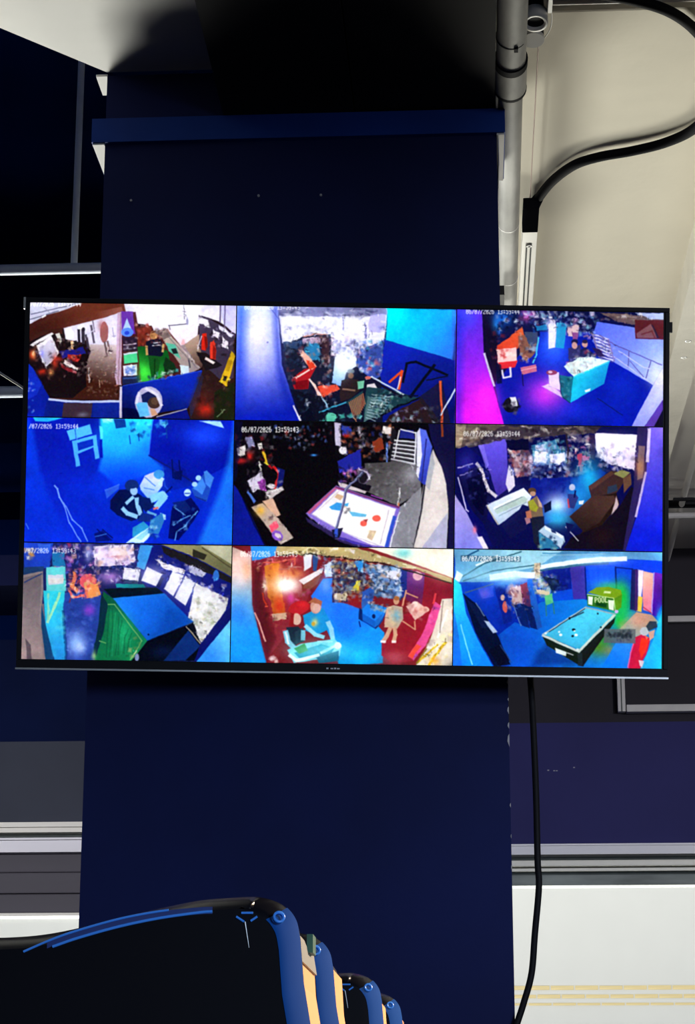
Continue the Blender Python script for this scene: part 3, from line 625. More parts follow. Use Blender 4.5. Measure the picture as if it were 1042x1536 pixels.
F2 = Feed((18, 58), (1024, 75), (1020, 595), (12, 580), '10132c', 2)
(F2.P('e8e8fa', '205,60 710,70 690,230 560,290 470,290 225,230')
 .P('8486b0', '205,60 706,68 704,98 520,108 212,104').N(60, '210,60 705,68 700,110 215,105', 'e8e8fa 50507a a0a0c8 303058', 8, 40, .8, .35)
 .N(50, '230,130 700,120 690,230 240,230', 'b0b0d8 ffffff 7070a0 d0c8f0', 5, 24, .7).N(22, '230,160 330,140 440,150 440,190 240,215', '7a7aa0 c0c0e0 505080', 6, 20, .8)
 .P('b8b4f0', '625,100 700,95 695,180 620,180').L('5858a0', 7, '605,140 610,205').L('6a6ab0', 5, '506,110 508,170')
 .P('181c34', '225,235 330,195 445,190 462,380 440,420 360,430 310,595 262,440 228,300')
 .P('2a80b0', '325,220 395,212 400,310 338,310').P('b8a0c0', '318,208 398,200 400,228 320,232').L('c08070', 6, '318,200 370,188 430,192').P('3a2430', '400,200 440,196 445,340 410,330').N(40, '320,205 440,195 445,340 340,330', '203048 a07868 4a90b0 c8b0b8 281828', 5, 16)
 .P('28406a', '228,225 318,215 320,250 235,255').N(30, '230,230 330,230 330,340 240,330', '0c1024 203458 9098b8 3a4a70', 6, 20)
 .P('ae1a24', '270,395 325,350 385,335 352,395 346,440 284,440').P('e8b4a4', '302,255 320,262 385,335 362,352 312,290').P('d8402a', '335,305 365,318 382,340 350,350').L('f0d8d0', 8, '290,390 350,352').P('7a0c18', '285,405 345,398 346,438 290,440')
 .P('e05038', '388,428 478,418 492,440 412,480').L('f8e0e0', 8, '352,395 405,470').P('f0c8c0', '360,400 380,420 400,470 390,470').N(12, '380,410 490,400 480,470 400,470', 'f8d0c8 e86048 a02020', 6, 18)
 .P('0e1022', '262,440 400,470 450,500 430,595 305,595').L('a0d0f0', 6, '410,475 440,530').L('3aa0c8', 7, '400,545 520,500').N(40, '300,450 460,470 520,590 310,590', '1a2a4a 2a6a8a c8d8e8 0a0c18 304868', 5, 16)
 .G('eef2ff', '88b4f4', (520, 290), (480, 420), '470,285 570,262 566,335 520,365 505,430 455,410').N(50, '450,220 600,220 570,300 470,300', 'b0b8e8 e8ecff 6878b8 3a4a88', 4, 14, .8)
 .N(50, '440,210 580,210 560,280 450,290', '8088c0 e8e8ff c0c8f0 4a5088 d0a0c0', 4, 16, .8)
 .P('3a50a8', '565,270 690,215 690,380 640,400 575,340').N(110, '560,220 695,215 690,385 570,350', '2858d0 c8d0f4 d86868 182048 48a8c8 e8e8fa 30407a', 5, 18)
 .G('b4c4ff', '0a1ca8', (120, 180), (180, 560), '14,55 205,60 225,330 312,592 10,585').B('ece6ff', 110, 180, 70, 130, .95).B('d8d0fa', 130, 330, 70, 90, .5)
 .G('2a62f4', '0c22b0', (20, 100), (20, 560), '14,55 60,55 40,590 8,585', .75, 18).P('0818a0', '180,70 205,62 225,330 310,592 270,592 205,400', .5, 10).L('5058b0', 3, '170,70 210,120').E('8080b0', 158, 226, 5, 4)
 .G('00e0ff', '2c7ce8', (740, 110), (1000, 290), '708,66 1030,76 1008,306 700,216', 1, 3).G('1226b8', '081066', (720, 240), (960, 560), '695,214 1006,305 1030,312 1030,600 690,600 680,385')
 .P('3a6ae0', '1005,80 1030,80 1022,310 1004,306', .5).P('5028b0', '1022,70 1030,70 1030,600 1018,600', .7)
 .E('586878', 541, 358, 17, 11).E('7a5648', 541, 378, 13, 14).P('2a1e24', '498,400 530,390 576,396 582,445 545,480 495,498 490,470').L('8a685a', 9, '505,440 560,445').P('78c8a8', '572,405 604,400 612,430 575,440').P('d8d0d8', '610,420 650,412 665,440 625,450')
 .P('1a3c48', '520,500 600,595 850,480 720,440 620,430')
 .P('7fa09c', '600,590 620,470 700,500 640,570', .5)
 .L('080c20', 11, '780,410 798,322 840,315 985,375').L('080c20', 13, '925,330 815,475').L('0a1030', 7, '700,470 850,470').L('0a1030', 6, '890,400 985,380').L('101028', 13, '592,592 598,500 610,405 640,390').L('c8d8e8', 7, '640,385 785,465').L('101028', 12, '640,398 780,480').L('e8f0ff', 5, '612,395 640,382')
 .L('0a0c1c', 8, '610,590 860,478'))
for k in range(10):
    F2.L('98b4c0', 4, [(612 + k * 3, 570 - k * 12), (655 + k * 9, 585 - k * 12)]).L('d07c50', 4, [(535 + k * 7, 500 - k * 4.5), (562 + k * 5, 590 - k * 9)])
(F2.N(60, '640,440 760,460 760,520 640,580', '203c50 5090a0 c8d8d0 182030 708890', 5, 14)
 .L('e04a20', 10, '718,408 776,358').L('e04a20', 12, '776,355 762,440').L('d8e0f0', 5, '770,385 755,440').P('2a1a20', '720,560 870,480 960,595 700,595').N(50, '770,530 960,520 960,595 700,595', '1a1c3c c8c8f0 504888 7a5a70 203020 90b8c8', 5, 18).P('1c1828', '850,480 960,400 1000,595 930,595', .7)
 .L('e05a34', 10, '952,405 962,590').L('d0e0f8', 7, '1022,440 955,555').E('d06a60', 620, 388, 14, 8).N(30, '440,545 600,560 600,595 400,595', '40b0a0 182838 70c8d8 0a1424', 5, 20).E('60c8b0', 455, 570, 25, 22).L('e8e4f0', 7, '280,515 312,590')
 .P('0a0c20', '310,560 360,520 380,590 320,595').N(120, '230,110 700,105 690,230 560,280 460,280 440,200 300,190', 'ffffff b8b8e0 7878b0 d8d0f8 a0a8e0 505088', 4, 18, .7).B('ffffff', 320, 130, 50, 20, .7).B('ffffff', 560, 140, 40, 26, .7).B('f4f8ff', 510, 330, 34, 50, .7).N(60, '240,260 330,240 300,420 260,430', '0c1024 203458 6a7090 3a2030 80303a', 5, 18, .8).N(40, '400,280 460,300 455,420 420,430', '0c0e1c 30385a 5a80a8 c89080', 5, 16, .8).N(50, '620,440 850,480 640,590', '0c2028 3a7070 a0c0b8 183840 60a090', 4, 14, .7)
 .X('06/07/2026 13:59:43', 50, 52, 13.6, 24, 'ffffff', .7))

F3 = Feed((8, 74), (998, 86), (990, 635), (8, 620), '0c1040', 3)
(F3.P('0818a4', '190,430 400,180 640,180 830,330 950,435 850,635 230,630').B('2c60f4', 470, 260, 80, 100).B('1838d8', 560, 560, 160, 60, .5).B('c434dc', 430, 480, 95, 85).B('e8b8f0', 480, 440, 40, 40, .6).B('1030c0', 800, 450, 80, 90, .6)
 .P('0c1348', '170,85 400,85 405,200 210,260 180,200').P('120c28', '120,80 180,85 205,230 195,440 140,300')
 .G('5a2cd0', 'd81ce0', (60, 120), (130, 560), '5,70 128,82 138,290 238,635 5,625').B('f02cf4', 150, 520, 55, 90).G('2436d8', '4a1cc0', (10, 150), (10, 500), '5,70 40,72 30,625 5,625', .8, 14).B('3a50e8', 60, 110, 40, 60, .6)
 .L('c8c0d8', 10, '140,285 165,370 188,440').B('1c70e0', 225, 115, 42, 32).B('2890f0', 200, 150, 20, 30, .8).N(40, '170,90 320,90 320,200 190,230', '081030 1848a8 0a1848 c8d0e8 2a1c40', 6, 22).B('d864cc', 345, 105, 28, 26)
 .N(150, '320,85 700,90 660,210 410,160', 'c8d0f8 4858a8 182050 88c8e8 d8a0d0 101838 e8e8ff', 6, 24).P('2098c8', '485,140 535,140 520,260 480,255').P('1c7cb8', '385,150 440,145 440,170 390,175').N(20, '160,180 230,170 210,330 180,330', '0a0c24 8a2030 281840 3a2a60', 6, 18)
 .G('e4663a', 'c83c28', (320, 160), (210, 260), '203,248 320,155 332,200 300,260 205,330').P('e8c4c4', '200,268 292,255 296,330 208,340').N(14, '215,270 285,265 285,315 215,320', 'd06a6a f0e0e0 b03a40', 8, 20).P('d42834', '208,330 300,318 286,352 214,360')
 .P('8a5a4c', '300,200 360,188 382,280 340,322 310,292').P('3a4870', '330,180 395,180 400,230 370,280').N(34, '300,190 390,190 380,320 310,320', 'b0705a 5a3a40 90a8c8 e0b8a0 2a2040', 6, 20).L('48c8e8', 7, '398,208 388,290 372,330').P('c86e8c', '312,352 386,338 392,370 320,388').L('f0b0c0', 4, '316,366 388,350')
 .L('e0dcec', 9, '225,365 232,402 266,396 264,352').L('16103a', 4, '322,385 326,440').P('0a0c30', '196,330 220,340 225,430 200,430', .8)
 .P('dcdcf4', '446,150 470,128 486,160 478,255 446,262').E('c8c0e0', 466, 135, 13, 14).P('dcbcc4', '536,150 592,148 586,205 540,200').E('6a5a90', 615, 140, 12, 14).P('8a4a90', '560,185 590,185 585,215 562,215')
 .G('5a70e4', 'a8b8f4', (700, 150), (960, 380), '676,130 1000,180 994,345 946,435 742,315 655,225').B('e0e4ff', 960, 380, 40, 60, .7)
 .P('6a5458', '690,86 880,100 1000,100 1000,140 870,152 780,132').N(40, '690,88 990,95 880,150 700,125', 'd0c0b8 483844 8a7070 e8e0e8 201828', 8, 34, .8, .4).P('b0bce8', '860,86 998,90 998,118 930,116'))
for k in range(7):
    F3.L('e0d8f0', 6, [(660 + k * 4, 190 + k * 17), (735 + k * 3, 215 + k * 17)]).L('584878', 3, [(662 + k * 4, 198 + k * 17), (735 + k * 3, 223 + k * 17)])
(F3.L('8a78a8', 7, '655,185 690,300').L('8a78a8', 6, '735,215 760,320').L('605890', 5, '690,195 760,240 988,338').L('605890', 5, '830,275 826,350').L('605890', 5, '935,320 912,400').L('c8c8f0', 4, '760,300 945,432').L('c8ccf0', 5, '780,270 900,350 975,365').L('605890', 4, '835,320 900,395')
 .P('5c1f28', '856,122 1002,122 1002,215 862,212').P('80505a', '866,186 935,140 970,208 870,208').L('70303a', 6, '890,190 940,175 955,205').P('30203a', '945,145 975,208 965,208 938,145')
 .P('30306a', '540,260 600,240 605,330 545,330').E('1c1c48', 572, 228, 16, 14).E('d0a09c', 571, 245, 14, 17).P('1c1e54', '596,270 622,252 678,300 640,315 600,310').E('d0a09c', 620, 238, 13, 17).E('282048', 620, 226, 13, 9).N(24, '530,270 690,270 690,320 540,340', '4a4a90 c8a8b8 203070 802848', 6, 18).P('2a1c50', '655,255 690,262 715,300 680,300')
 .P('daf2f4', '520,348 600,300 640,300 742,318 568,398').N(34, '520,345 600,310 660,340 570,392', 'c8c0b0 8a7a88 f0f0f0 a89090', 6, 22, .8).G('1cc0e0', '1490c8', (600, 380), (720, 430), '560,398 738,318 712,430 550,522').P('176a84', '498,388 566,396 550,522 508,490').N(22, '505,400 560,400 548,510 512,485', '0e3c50 60a8b0 204a58', 5, 16).L('0c3048', 4, '498,388 508,490 550,522').L('48d8f0', 4, '566,398 735,322')
 .P('dcc0ec', '414,442 446,430 502,470 512,496').P('dccaec', '446,378 496,374 502,462 452,440').L('a890c8', 3, '448,440 460,445').E('8a3a5a', 462, 376, 26, 12).E('d8b0c8', 455, 374, 10, 6).P('e8f0ff', '620,462 648,452 646,464 624,472')
 .G('d4d4f8', '9aa0e8', (970, 380), (870, 600), '994,345 946,435 842,635 905,635 994,505').P('5a3aa8', '992,505 905,635 955,635 992,560').P('141028', '950,635 992,555 992,640')
 .E('14121e', 268, 532, 38, 36).P('dcdce4', '262,496 290,494 302,536 276,540').N(14, '230,510 310,510 310,570 240,570', '0a0a14 2a2a38 504a60', 8, 20).L('0a1450', 3, '680,500 800,580')
 .N(70, '190,90 320,90 400,120 400,200 320,160 210,240 180,200', '081030 1c50b0 0a1848 90a8e0 502048 2a1c40', 5, 18, .8).N(60, '410,95 650,95 640,200 540,150 430,150', 'e8e8ff 90a0e0 283070 c0b0e0 50b0d0 181840', 5, 18, .7).N(50, '530,280 700,290 700,330 590,390 530,350', 'e8f0f4 b0a0a8 706078 fafafa 8890b0', 5, 16, .7).B('fff8ff', 460, 190, 14, 40, .5).N(30, '670,200 770,230 830,330 740,310', 'd8d0f0 504878 9088c0', 4, 14, .6)
 .X('06/07/2026 13:59:44', 52, 70, 13.6, 25, 'ffffff', .75))

F4 = Feed((32, 8), (1035, 15), (1030, 610), (20, 598), '0726bc', 4)
(F4.G('0818a8', '0a2cc8', (200, 100), (300, 560), '25,5 390,5 398,190 340,320 200,330 330,600 15,600').G('28d0f4', '0a5cec', (520, 40), (540, 300), '384,5 645,5 628,185 700,250 560,300 470,330 380,260 395,190', 1, 6).B('20b8f4', 480, 110, 90, 70, .8).B('0838d8', 500, 330, 160, 90, .7)
 .G('0a1ca8', '0414a0', (700, 100), (1000, 200), '632,80 650,5 1040,5 1010,230 840,320 620,185').B('1c50ec', 900, 90, 110, 60, .8).B('0410a0', 720, 160, 80, 50, .7).L('2a7af0', 5, '635,60 622,185').L('101c70', 6, '622,185 740,250 850,320')
 .G('0a48e0', '0830c8', (40, 100), (60, 500), '20,5 60,60 95,260 160,430 250,600 15,600', .7, 8).P('22b4f0', '58,5 222,5 130,28 70,24').P('a8dcf8', '868,18 972,18 988,52').P('2ab8f8', '1038,20 1042,610 860,612 960,380 1012,200', .55, 10).B('1a70ee', 980, 500, 60, 120, .6)
 .N(30, '535,30 720,20 720,95 530,95', '0a2c90 30c0e8 104cc0 70e0f4 082070', 5, 26, .8).L('0c3c98', 5, '528,90 532,130').L('0c3c98', 5, '572,85 576,115').L('0c3c98', 5, '705,20 708,100').P('0c3890', '450,12 505,12 512,50 462,58').P('50e0f0', '380,45 396,50 400,105 388,108').N(10, '400,10 450,10 450,30 400,30', '90f0f0 d8f8d8', 6, 18)
 .P('52b8f4', '222,70 336,38 346,84 238,116').L('0a2ca8', 3, '262,60 268,106').P('4cb0f2', '248,118 366,88 382,200 362,206 352,148 278,180 290,236 270,242').P('0a2cb0', '274,128 350,108 354,140 280,165').P('0614a0', '382,110 396,110 398,200 384,196')
 .L('5aa8f8', 3, '268,90 275,125')
 .P('061058', '690,235 696,300 640,330 700,360 830,330 800,250 740,210', .25).L('04105a', 7, '735,205 742,290 780,300').L('04105a', 7, '770,208 776,260').P('04105a', '742,262 788,256 782,296 750,300').L('1c48c8', 5, '690,235 702,330 730,360').L('04105a', 7, '700,370 735,335').P('3a70d8', '410,350 480,322 478,345 420,392', .7).L('3a70d8', 4, '412,352 480,325')
 .P('061048', '438,400 480,350 540,345 590,380 600,480 540,500 470,470 436,440').E('10286a', 541, 330, 34, 28).E('98c0ee', 552, 356, 18, 20).E('10286a', 540, 325, 30, 20).L('90c8f4', 20, '498,440 520,462 566,478').L('90c8f4', 22, '566,392 572,430 584,465').L('90c8f4', 16, '516,414 548,385')
 .G('d8d8e8', '88b8f0', (640, 270), (620, 390), '580,330 604,282 655,262 692,282 690,330 660,372 620,392 584,350').L('4a78c8', 5, '605,290 655,330').L('4a78c8', 4, '600,340 650,350').E('3a94d0', 672, 275, 26, 22).L('b8dcf8', 16, '690,295 676,322').P('081858', '578,380 640,392 656,425 610,455 575,420')
 .L('88c8f4', 34, '640,392 690,372 700,385').L('88c8f4', 30, '700,385 662,430').L('e07060', 10, '648,440 668,435').L('60a8d8', 12, '620,455 660,470').P('102a80', '590,460 650,470 640,500 570,500')
 .P('2a94c4', '548,530 600,500 648,535 590,570 545,575').P('c8ecf4', '515,602 560,570 648,512 682,528 600,602').P('68b0d0', '560,580 640,520 660,530 590,590', .6).P('a8dcf0', '680,460 706,468 708,492 692,496').P('2a78b8', '640,490 690,460 700,500 670,560 620,560').N(14, '600,480 720,480 680,580 600,590', '50a8d0 1a60b0 a0d8e8 0c3088', 6, 22)
 .P('061058', '360,560 400,545 450,592 370,600', .8).L('041060', 6, '375,540 430,592').L('041060', 6, '400,540 450,580').L('3a80e8', 3, '365,575 420,560')
 .P('040c58', '738,428 830,385 872,445 840,500 770,590 720,580').P('1c4cb0', '830,345 905,255 942,290 905,405 850,385').P('4088dc', '838,342 884,292 902,330 884,370').P('4088dc', '890,262 905,255 940,290 922,340 900,320').L('0a1c70', 4, '850,380 900,400')
 .E('a8d8f8', 865, 292, 14, 13).E('a8d8f8', 846, 322, 13, 12).E('b8e0fa', 812, 362, 17, 18).L('0a2890', 4, '800,365 824,365').P('0a2070', '740,410 800,400 830,440 780,470').L('58a8ec', 5, '752,590 762,548 800,520 862,450').L('58a8ec', 5, '745,520 780,490 830,470').L('60a8e8', 4, '745,430 800,470').N(16, '740,420 870,420 800,560 740,560', '0a1c70 1c50b8 58a0e0 030840', 6, 20)
 .L('78a8f4', 7, '165,332 180,348 190,388').L('78a8f4', 5, '190,388 215,430 240,510 296,598').L('78a8f4', 5, '190,388 222,430 255,495 300,535 328,598').L('0a1490', 3, '190,275 200,272').L('60a0f0', 3, '30,515 42,540')
 .X('/07/2026 13:59:44', 38, 37, 14.3, 23, 'ffffff', .8))

F5 = Feed((25, 8), (1022, 22), (1010, 580), (15, 565), '09070d', 5)
(F5.N(110, '170,20 470,20 460,90 330,150 220,110', 'c8d0e8 4060c0 c04848 203060 8a90b0 101828', 4, 13, .8).N(40, '20,60 180,70 210,230 40,230', '302430 7a1c24 504858 180c14', 8, 26).B('3a90f0', 382, 162, 13, 5)
 .P('cfc8c8', '30,132 72,118 74,158 36,168').P('8080a8', '75,85 105,80 112,120 85,130').P('d8d0d0', '125,112 148,108 152,135 130,138').B('c82420', 95, 165, 16, 20).B('a81c20', 55, 190, 22, 12).L('d8b028', 11, '150,150 170,198').L('c8c4c0', 9, '135,195 142,235').L('d81c20', 12, '198,212 216,235 218,270 202,310').L('a01020', 10, '178,205 190,225').P('101868', '215,215 250,230 240,300 215,310')
 .P('c8c0d4', '80,278 148,238 166,300 110,332').P('80308a', '128,282 160,270 166,325 140,320').P('4a70c8', '85,320 120,370 110,380 80,330').P('beb6b8', '160,325 240,303 246,318 182,366').E('d8d0d8', 188, 300, 16, 14)
 .P('cca894', '148,370 196,358 232,430 205,442').P('b4a49a', '98,396 150,378 222,450 288,532 230,566 180,500').B('dcae48', 138, 412, 20, 22).N(24, '110,390 180,400 270,520 220,550', '8a7870 e0d0c0 504858 c89850', 6, 20).P('e0506e', '178,480 214,458 222,492 190,512').E('8458c8', 218, 525, 28, 22, 1, .5).E('d8c8d0', 220, 525, 15, 11, 1, .5)
 .P('0c1892', '15,290 40,320 80,400 115,470 160,570 10,570').L('04083a', 6, '60,360 110,470 165,575').P('0a0c40', '20,10 60,10 30,280 18,280', .5)
 .P('c4bcd8', '474,15 506,20 506,120 480,118').P('2a3cb0', '508,28 552,32 556,68 515,72').B('d02818', 535, 72, 18, 8).N(140, '500,30 740,25 730,190 610,170 500,160', 'c8c0d0 803020 283084 0c0c14 c06848 18141c 18141c 504858', 6, 20).P('8a3420', '645,100 690,85 705,130 660,150').P('d8ccc8', '690,30 735,35 735,65 690,60').L('d09060', 7, '742,35 738,120').L('5a78c8', 9, '716,110 712,225').E('e0dce4', 514, 140, 20, 18)
 .G('4a4648', '6a686e', (650, 220), (780, 370), '612,200 740,190 870,200 864,320 760,390 620,325').N(200, '620,205 860,205 850,330 750,385 630,320', '8a8890 2a282c 66646a a8a6ac 3a383c', 4, 16, .5, .5).B('a8a6b0', 815, 255, 40, 35, .7)
 .P('15131a', '738,30 760,60 735,180 725,180'))
for k in range(6): F5.L('d4d4dc', 7, [(748 - k * 3, 95 + k * 17), (846 - k * 2, 104 + k * 19)]).L('504c54', 4, [(748 - k * 3, 103 + k * 17), (845 - k * 2, 112 + k * 19)])
(F5.L('d8d8e0', 6, '770,50 745,175').L('d8d8e0', 7, '846,60 838,200').P('1c2480', '775,45 835,50 840,90 770,85').L('e0e0e8', 6, '775,45 845,62').L('b0b0b8', 5, '735,180 835,205').L('a0a0a8', 5, '820,200 830,230')
 .P('12103c', '900,15 1025,15 1015,590 985,590 992,390 965,230 915,100').P('d2cac8', '876,300 905,180 922,135 960,215 980,290 990,400 978,582 828,578').P('a8a8c0', '868,578 986,418 982,582').P('9ca0a8', '880,290 905,180 918,140 930,200 905,320', .8)
 .G('5468d8', '2a38a8', (880, 80), (880, 260), '862,40 890,50 918,125 885,300 852,270 870,150').P('d8d8e8', '850,60 864,40 872,160 856,270 846,240').L('1c1c68', 5, '892,90 870,280').L('20202a', 8, '882,296 868,400 850,490 826,578')
 .P('8c8c94', '770,395 868,305 866,400 828,578 715,578').N(120, '775,395 862,320 850,440 820,575 730,575', 'b0b0b8 70707a 9898a0 c8c8d0', 4, 14, .4).L('e8e8ec', 4, '772,310 758,390').L('c87850', 8, '764,380 764,400')
 .L('8a3a20', 10, '962,20 965,76')
 .P('1f2598', '488,190 592,132 600,220 500,245').N(60, '490,205 600,215 630,280 495,290', '6a48b8 c868c8 303090 181448 d89898 18102c', 5, 18).E('5a5068', 605, 258, 30, 36).E('1a1620', 602, 262, 20, 26).L('c0b8d0', 5, '590,225 622,240 632,270').P('c8bcc0', '490,280 520,290 620,325 612,335 500,305').P('100c18', '500,262 640,300 630,325 600,318')
 .P('8068c8', '344,424 482,298 772,396 716,580 640,582 500,545').P('2c2250', '344,440 500,530 640,572 640,590 500,552 350,462').N(26, '350,445 500,535 620,575 500,548 350,465', 'a89cc8 d8c8d8 403068', 5, 18).P('c84860', '350,420 480,304 520,316 500,320 482,314 362,428', .7)
 .P('efebea', '372,428 486,316 752,404 702,572 640,566 520,510').L('b8b0c8', 4, '372,428 520,510 680,570').L('6a2a60', 8, '480,305 765,398').L('a040c0', 5, '640,342 690,358').L('c8c0d0', 4, '400,410 500,320').L('b0a8b8', 4, '720,410 680,560').L('2848b8', 16, '745,440 708,570').L('e8e8f4', 5, '768,420 722,575').L('4030a0', 10, '500,535 640,578')
 .P('2c90d4', '450,395 485,375 520,380 500,412 462,408').P('3a98cc', '498,384 540,376 535,392 500,398').P('50a0c8', '540,415 560,418 620,428 615,440 555,438').N(8, '500,390 540,395 545,425 510,425', '604838 c8a080 303038', 5, 12).E('e04c40', 664, 446, 19, 15).E('d84c40', 605, 469, 15, 13).P('8a3030', '602,452 626,450 618,466').P('cba884', '488,335 516,345 502,365 474,352').P('bda88c', '632,498 664,504 644,546 620,532').N(6, '625,500 660,500 650,545 625,540', '8a7860 d8c8a8', 5, 12)
 .L('4a4a70', 11, '606,238 560,275 528,315 515,380 480,500').L('8890b8', 4, '600,240 556,278 524,316 510,382 478,490').P('14142a', '462,498 512,488 498,532 470,538').P('3050c0', '474,495 490,492 490,532 476,532')
 .N(50, '30,80 210,120 240,330 180,360 80,330', '6a5a68 d8d0d0 281c28 8a2428 484058', 4, 14, .7).N(40, '110,390 200,400 285,530 230,560', 'b0a090 e8d8d0 403840 c88878', 4, 12, .6).N(40, '360,432 500,532 640,578 620,588 480,545 350,455', 'd8d0e8 382c60 8878b8', 4, 12, .7)
 .X('06/07/2026 13:59:43', 55, 35, 13.7, 25, 'ffffff', .9))

F6 = Feed((8, 12), (990, 22), (985, 605), (5, 590), '0a0c4c', 6)
(F6.P('b4a088', '5,12 240,12 130,75 30,125 5,120').P('4a3c3c', '60,12 700,20 660,50 520,60 380,70 240,90 120,110 30,130', .8).N(130, '10,12 720,20 660,50 340,85 100,110 10,120', '6a5848 c8b8a0 2a2430 1a1420 8a7868 d8d0c8', 8, 60, .7, .22)
 .P('080a5e', '5,130 60,112 140,175 170,350 210,592 120,560 60,420 20,280').G('6a58d8', '3c2c9c', (180, 100), (220, 340), '115,110 248,80 258,310 205,352 165,220').P('8a78e8', '115,110 140,105 165,200 155,220', .7)
 .P('0c0c40', '20,250 120,200 165,280 180,345 150,480 90,420 40,330').P('05062c', '60,270 130,240 160,340 140,440 90,390').L('d4ccdc', 15, '108,195 130,225 165,320 200,348').P('d8d0e4', '258,200 282,225 290,300 260,330 245,290').L('c8c0e0', 6, '20,215 90,195').L('a098c8', 4, '30,250 90,230')
 .G('b0a4d8', '8484d0', (20, 350), (80, 580), '5,340 60,420 130,560 170,600 5,600').L('d0c8e8', 6, '20,260 60,410 70,420').B('f08098', 100, 505, 10, 16).P('e8e0e8', '110,540 135,535 165,592 140,592')
 .P('503c50', '255,130 350,125 385,190 370,250 295,260').N(100, '255,125 350,120 390,220 300,260', 'd8a8a8 a84848 e0d0e8 503050 7a3848 f0e0d8', 8, 24)
 .P('0a0a30', '245,80 350,80 360,130 260,130').P('3a88b0', '365,110 480,80 530,110 530,200 380,200', .8).P('0a0e40', '480,65 530,65 530,150 490,110').P('eae8ff', '382,138 436,134 437,190 384,186').P('eae8ff', '450,150 522,144 528,202 456,192').P('c8d0f0', '385,110 430,105 435,130 388,132').N(90, '360,190 530,190 560,250 450,280 360,270', '182060 90a8d8 3a58a0 d8d8f0 0c1038 5878b8', 6, 24).N(30, '400,90 520,85 520,150 400,130', '60c0c8 b0e0e0 3890a8 d8f0f0', 6, 18, .7)
 .G('f0e8f8', 'd8ccec', (780, 60), (780, 190), '665,48 880,58 878,240 840,220 720,190 680,160').N(50, '670,100 880,100 870,220 690,220', 'c8b8d8 fff8ff 8878a0 e8d8e8 484058', 6, 24, .7).N(90, '540,55 660,55 660,240 530,245', 'c8b0b8 8a8090 e8d8d8 c06080 58486a 90b0b8', 6, 22).L('2a2030', 8, '532,55 540,190').P('d03458', '585,152 610,152 605,205 588,205').P('f06898', '608,160 640,160 640,180 612,182').P('e07088', '596,200 612,200 610,235 598,230').P('2a1a40', '640,55 668,55 668,180 645,170', .8)
 .P('0e1c90', '365,265 590,255 690,220 720,235 640,365 560,430 430,480 350,380').B('20b0dc', 640, 270, 60, 90).B('1c90d0', 590, 350, 60, 70, .9).B('d0e4fa', 490, 390, 56, 52).B('30b8e0', 490, 450, 70, 40, .9).N(30, '400,270 590,250 520,330 400,330', '0a1478 1c30a8 0c1050', 8, 26, .6).N(40, '680,120 830,150 800,240 690,220', 'c8c8d8 403858 e8e0f0 7a6a90 5a6a90', 6, 20, .8)
 .G('e0e8f4', 'b4c4dc', (250, 340), (250, 460), '155,388 330,308 366,350 352,395 325,385 310,410 215,482').P('a8bcb0', '188,408 330,345 350,362 340,374 205,432', .8).P('7a8890', '195,400 320,345 325,352 200,410').P('10124a', '225,482 310,415 355,400 345,500 270,545').L('c0b8a8', 6, '155,388 210,480').P('0c0e48', '120,430 210,485 240,560 190,590', .8)
 .P('7a6450', '350,375 392,343 416,385 424,445 368,455').P('a0a030', '352,372 376,362 402,400 390,420 362,410').E('54382c', 370, 322, 19, 16).E('b89078', 374, 335, 14, 12).P('c8a890', '395,350 415,380 420,400 404,395').P('181c34', '366,446 428,440 432,560 400,590 378,560').P('a87888', '335,450 360,440 365,470 345,480').P('b87058', '340,420 365,410 370,450 345,450').P('0c1030', '425,390 460,368 462,410 430,425')
 .E('b8c0d8', 560, 303, 15, 16).P('2a3478', '538,336 575,335 590,352 568,405 545,400').L('c84050', 7, '540,360 545,400').L('0c1040', 7, '570,350 575,320').P('e0e8f0', '590,370 615,365 610,385 592,385')
 .P('aec4da', '400,512 432,484 522,535 528,560 505,592 480,570').P('e0ecf4', '430,486 520,532 515,545 432,502').P('1c2a60', '460,502 480,508 485,522 465,515').P('2c7ca8', '400,515 470,560 500,592 410,592').N(20, '400,520 530,560 530,600 400,592', '50a0c0 183860 a0d0c0 0c2048', 6, 18)
 .P('40282a', '638,300 745,226 832,240 770,332 650,352').P('241614', '650,352 770,330 784,385 700,482 600,590 560,560 640,480').G('4a302c', '2c1c1c', (650, 380), (620, 500), '548,442 655,345 758,342 770,360 690,470 612,512').P('8e8c54', '755,240 798,220 836,236 802,262').P('5a3830', '640,300 745,228 760,240 650,318').P('6a4838', '800,262 838,240 840,290 805,330').P('2a3850', '730,300 770,290 775,320 725,335').P('c0a8b0', '770,345 780,385 740,480 735,470')
 .P('120c1e', '520,592 555,540 700,482 790,385 840,300 860,320 830,595').B('2a1414', 700, 530, 60, 50, .6).L('e8e8f0', 4, '530,490 590,555').P('101450', '530,470 570,480 540,530')
 .G('7a64e0', '1020c8', (950, 60), (920, 520), '915,18 995,22 988,610 810,600 868,430 905,240').P('2a2058', '870,22 925,22 910,240 860,440 812,600 800,600 850,300').L('dccce8', 15, '926,30 916,182').L('c0b0dc', 11, '908,235 885,340 862,440').B('e09048', 882, 210, 20, 44, .8).P('b08878', '875,110 905,110 895,260 868,270', .6)
 .N(120, '340,100 530,100 560,250 380,265 260,240 260,140', 'c8d0f0 283878 90a0d8 e8e8ff 10143c 5a6ab0 a86068', 5, 18, .7).B('f0f4ff', 420, 160, 40, 26, .6).B('f8f0ff', 770, 110, 60, 40, .6).L('f4f8ff', 8, '190,405 325,342').L('8898a8', 4, '215,440 345,375').L('f0f4fa', 6, '330,312 365,350').B('5048d8', 60, 200, 40, 60, .4).N(30, '30,200 170,200 170,440 90,420', '10124a 2a3080 05062c 4a50a0', 6, 26, .6)
 .X('06/07/2026 13:59:44', 45, 42, 14.2, 25, 'ffffff', .75))

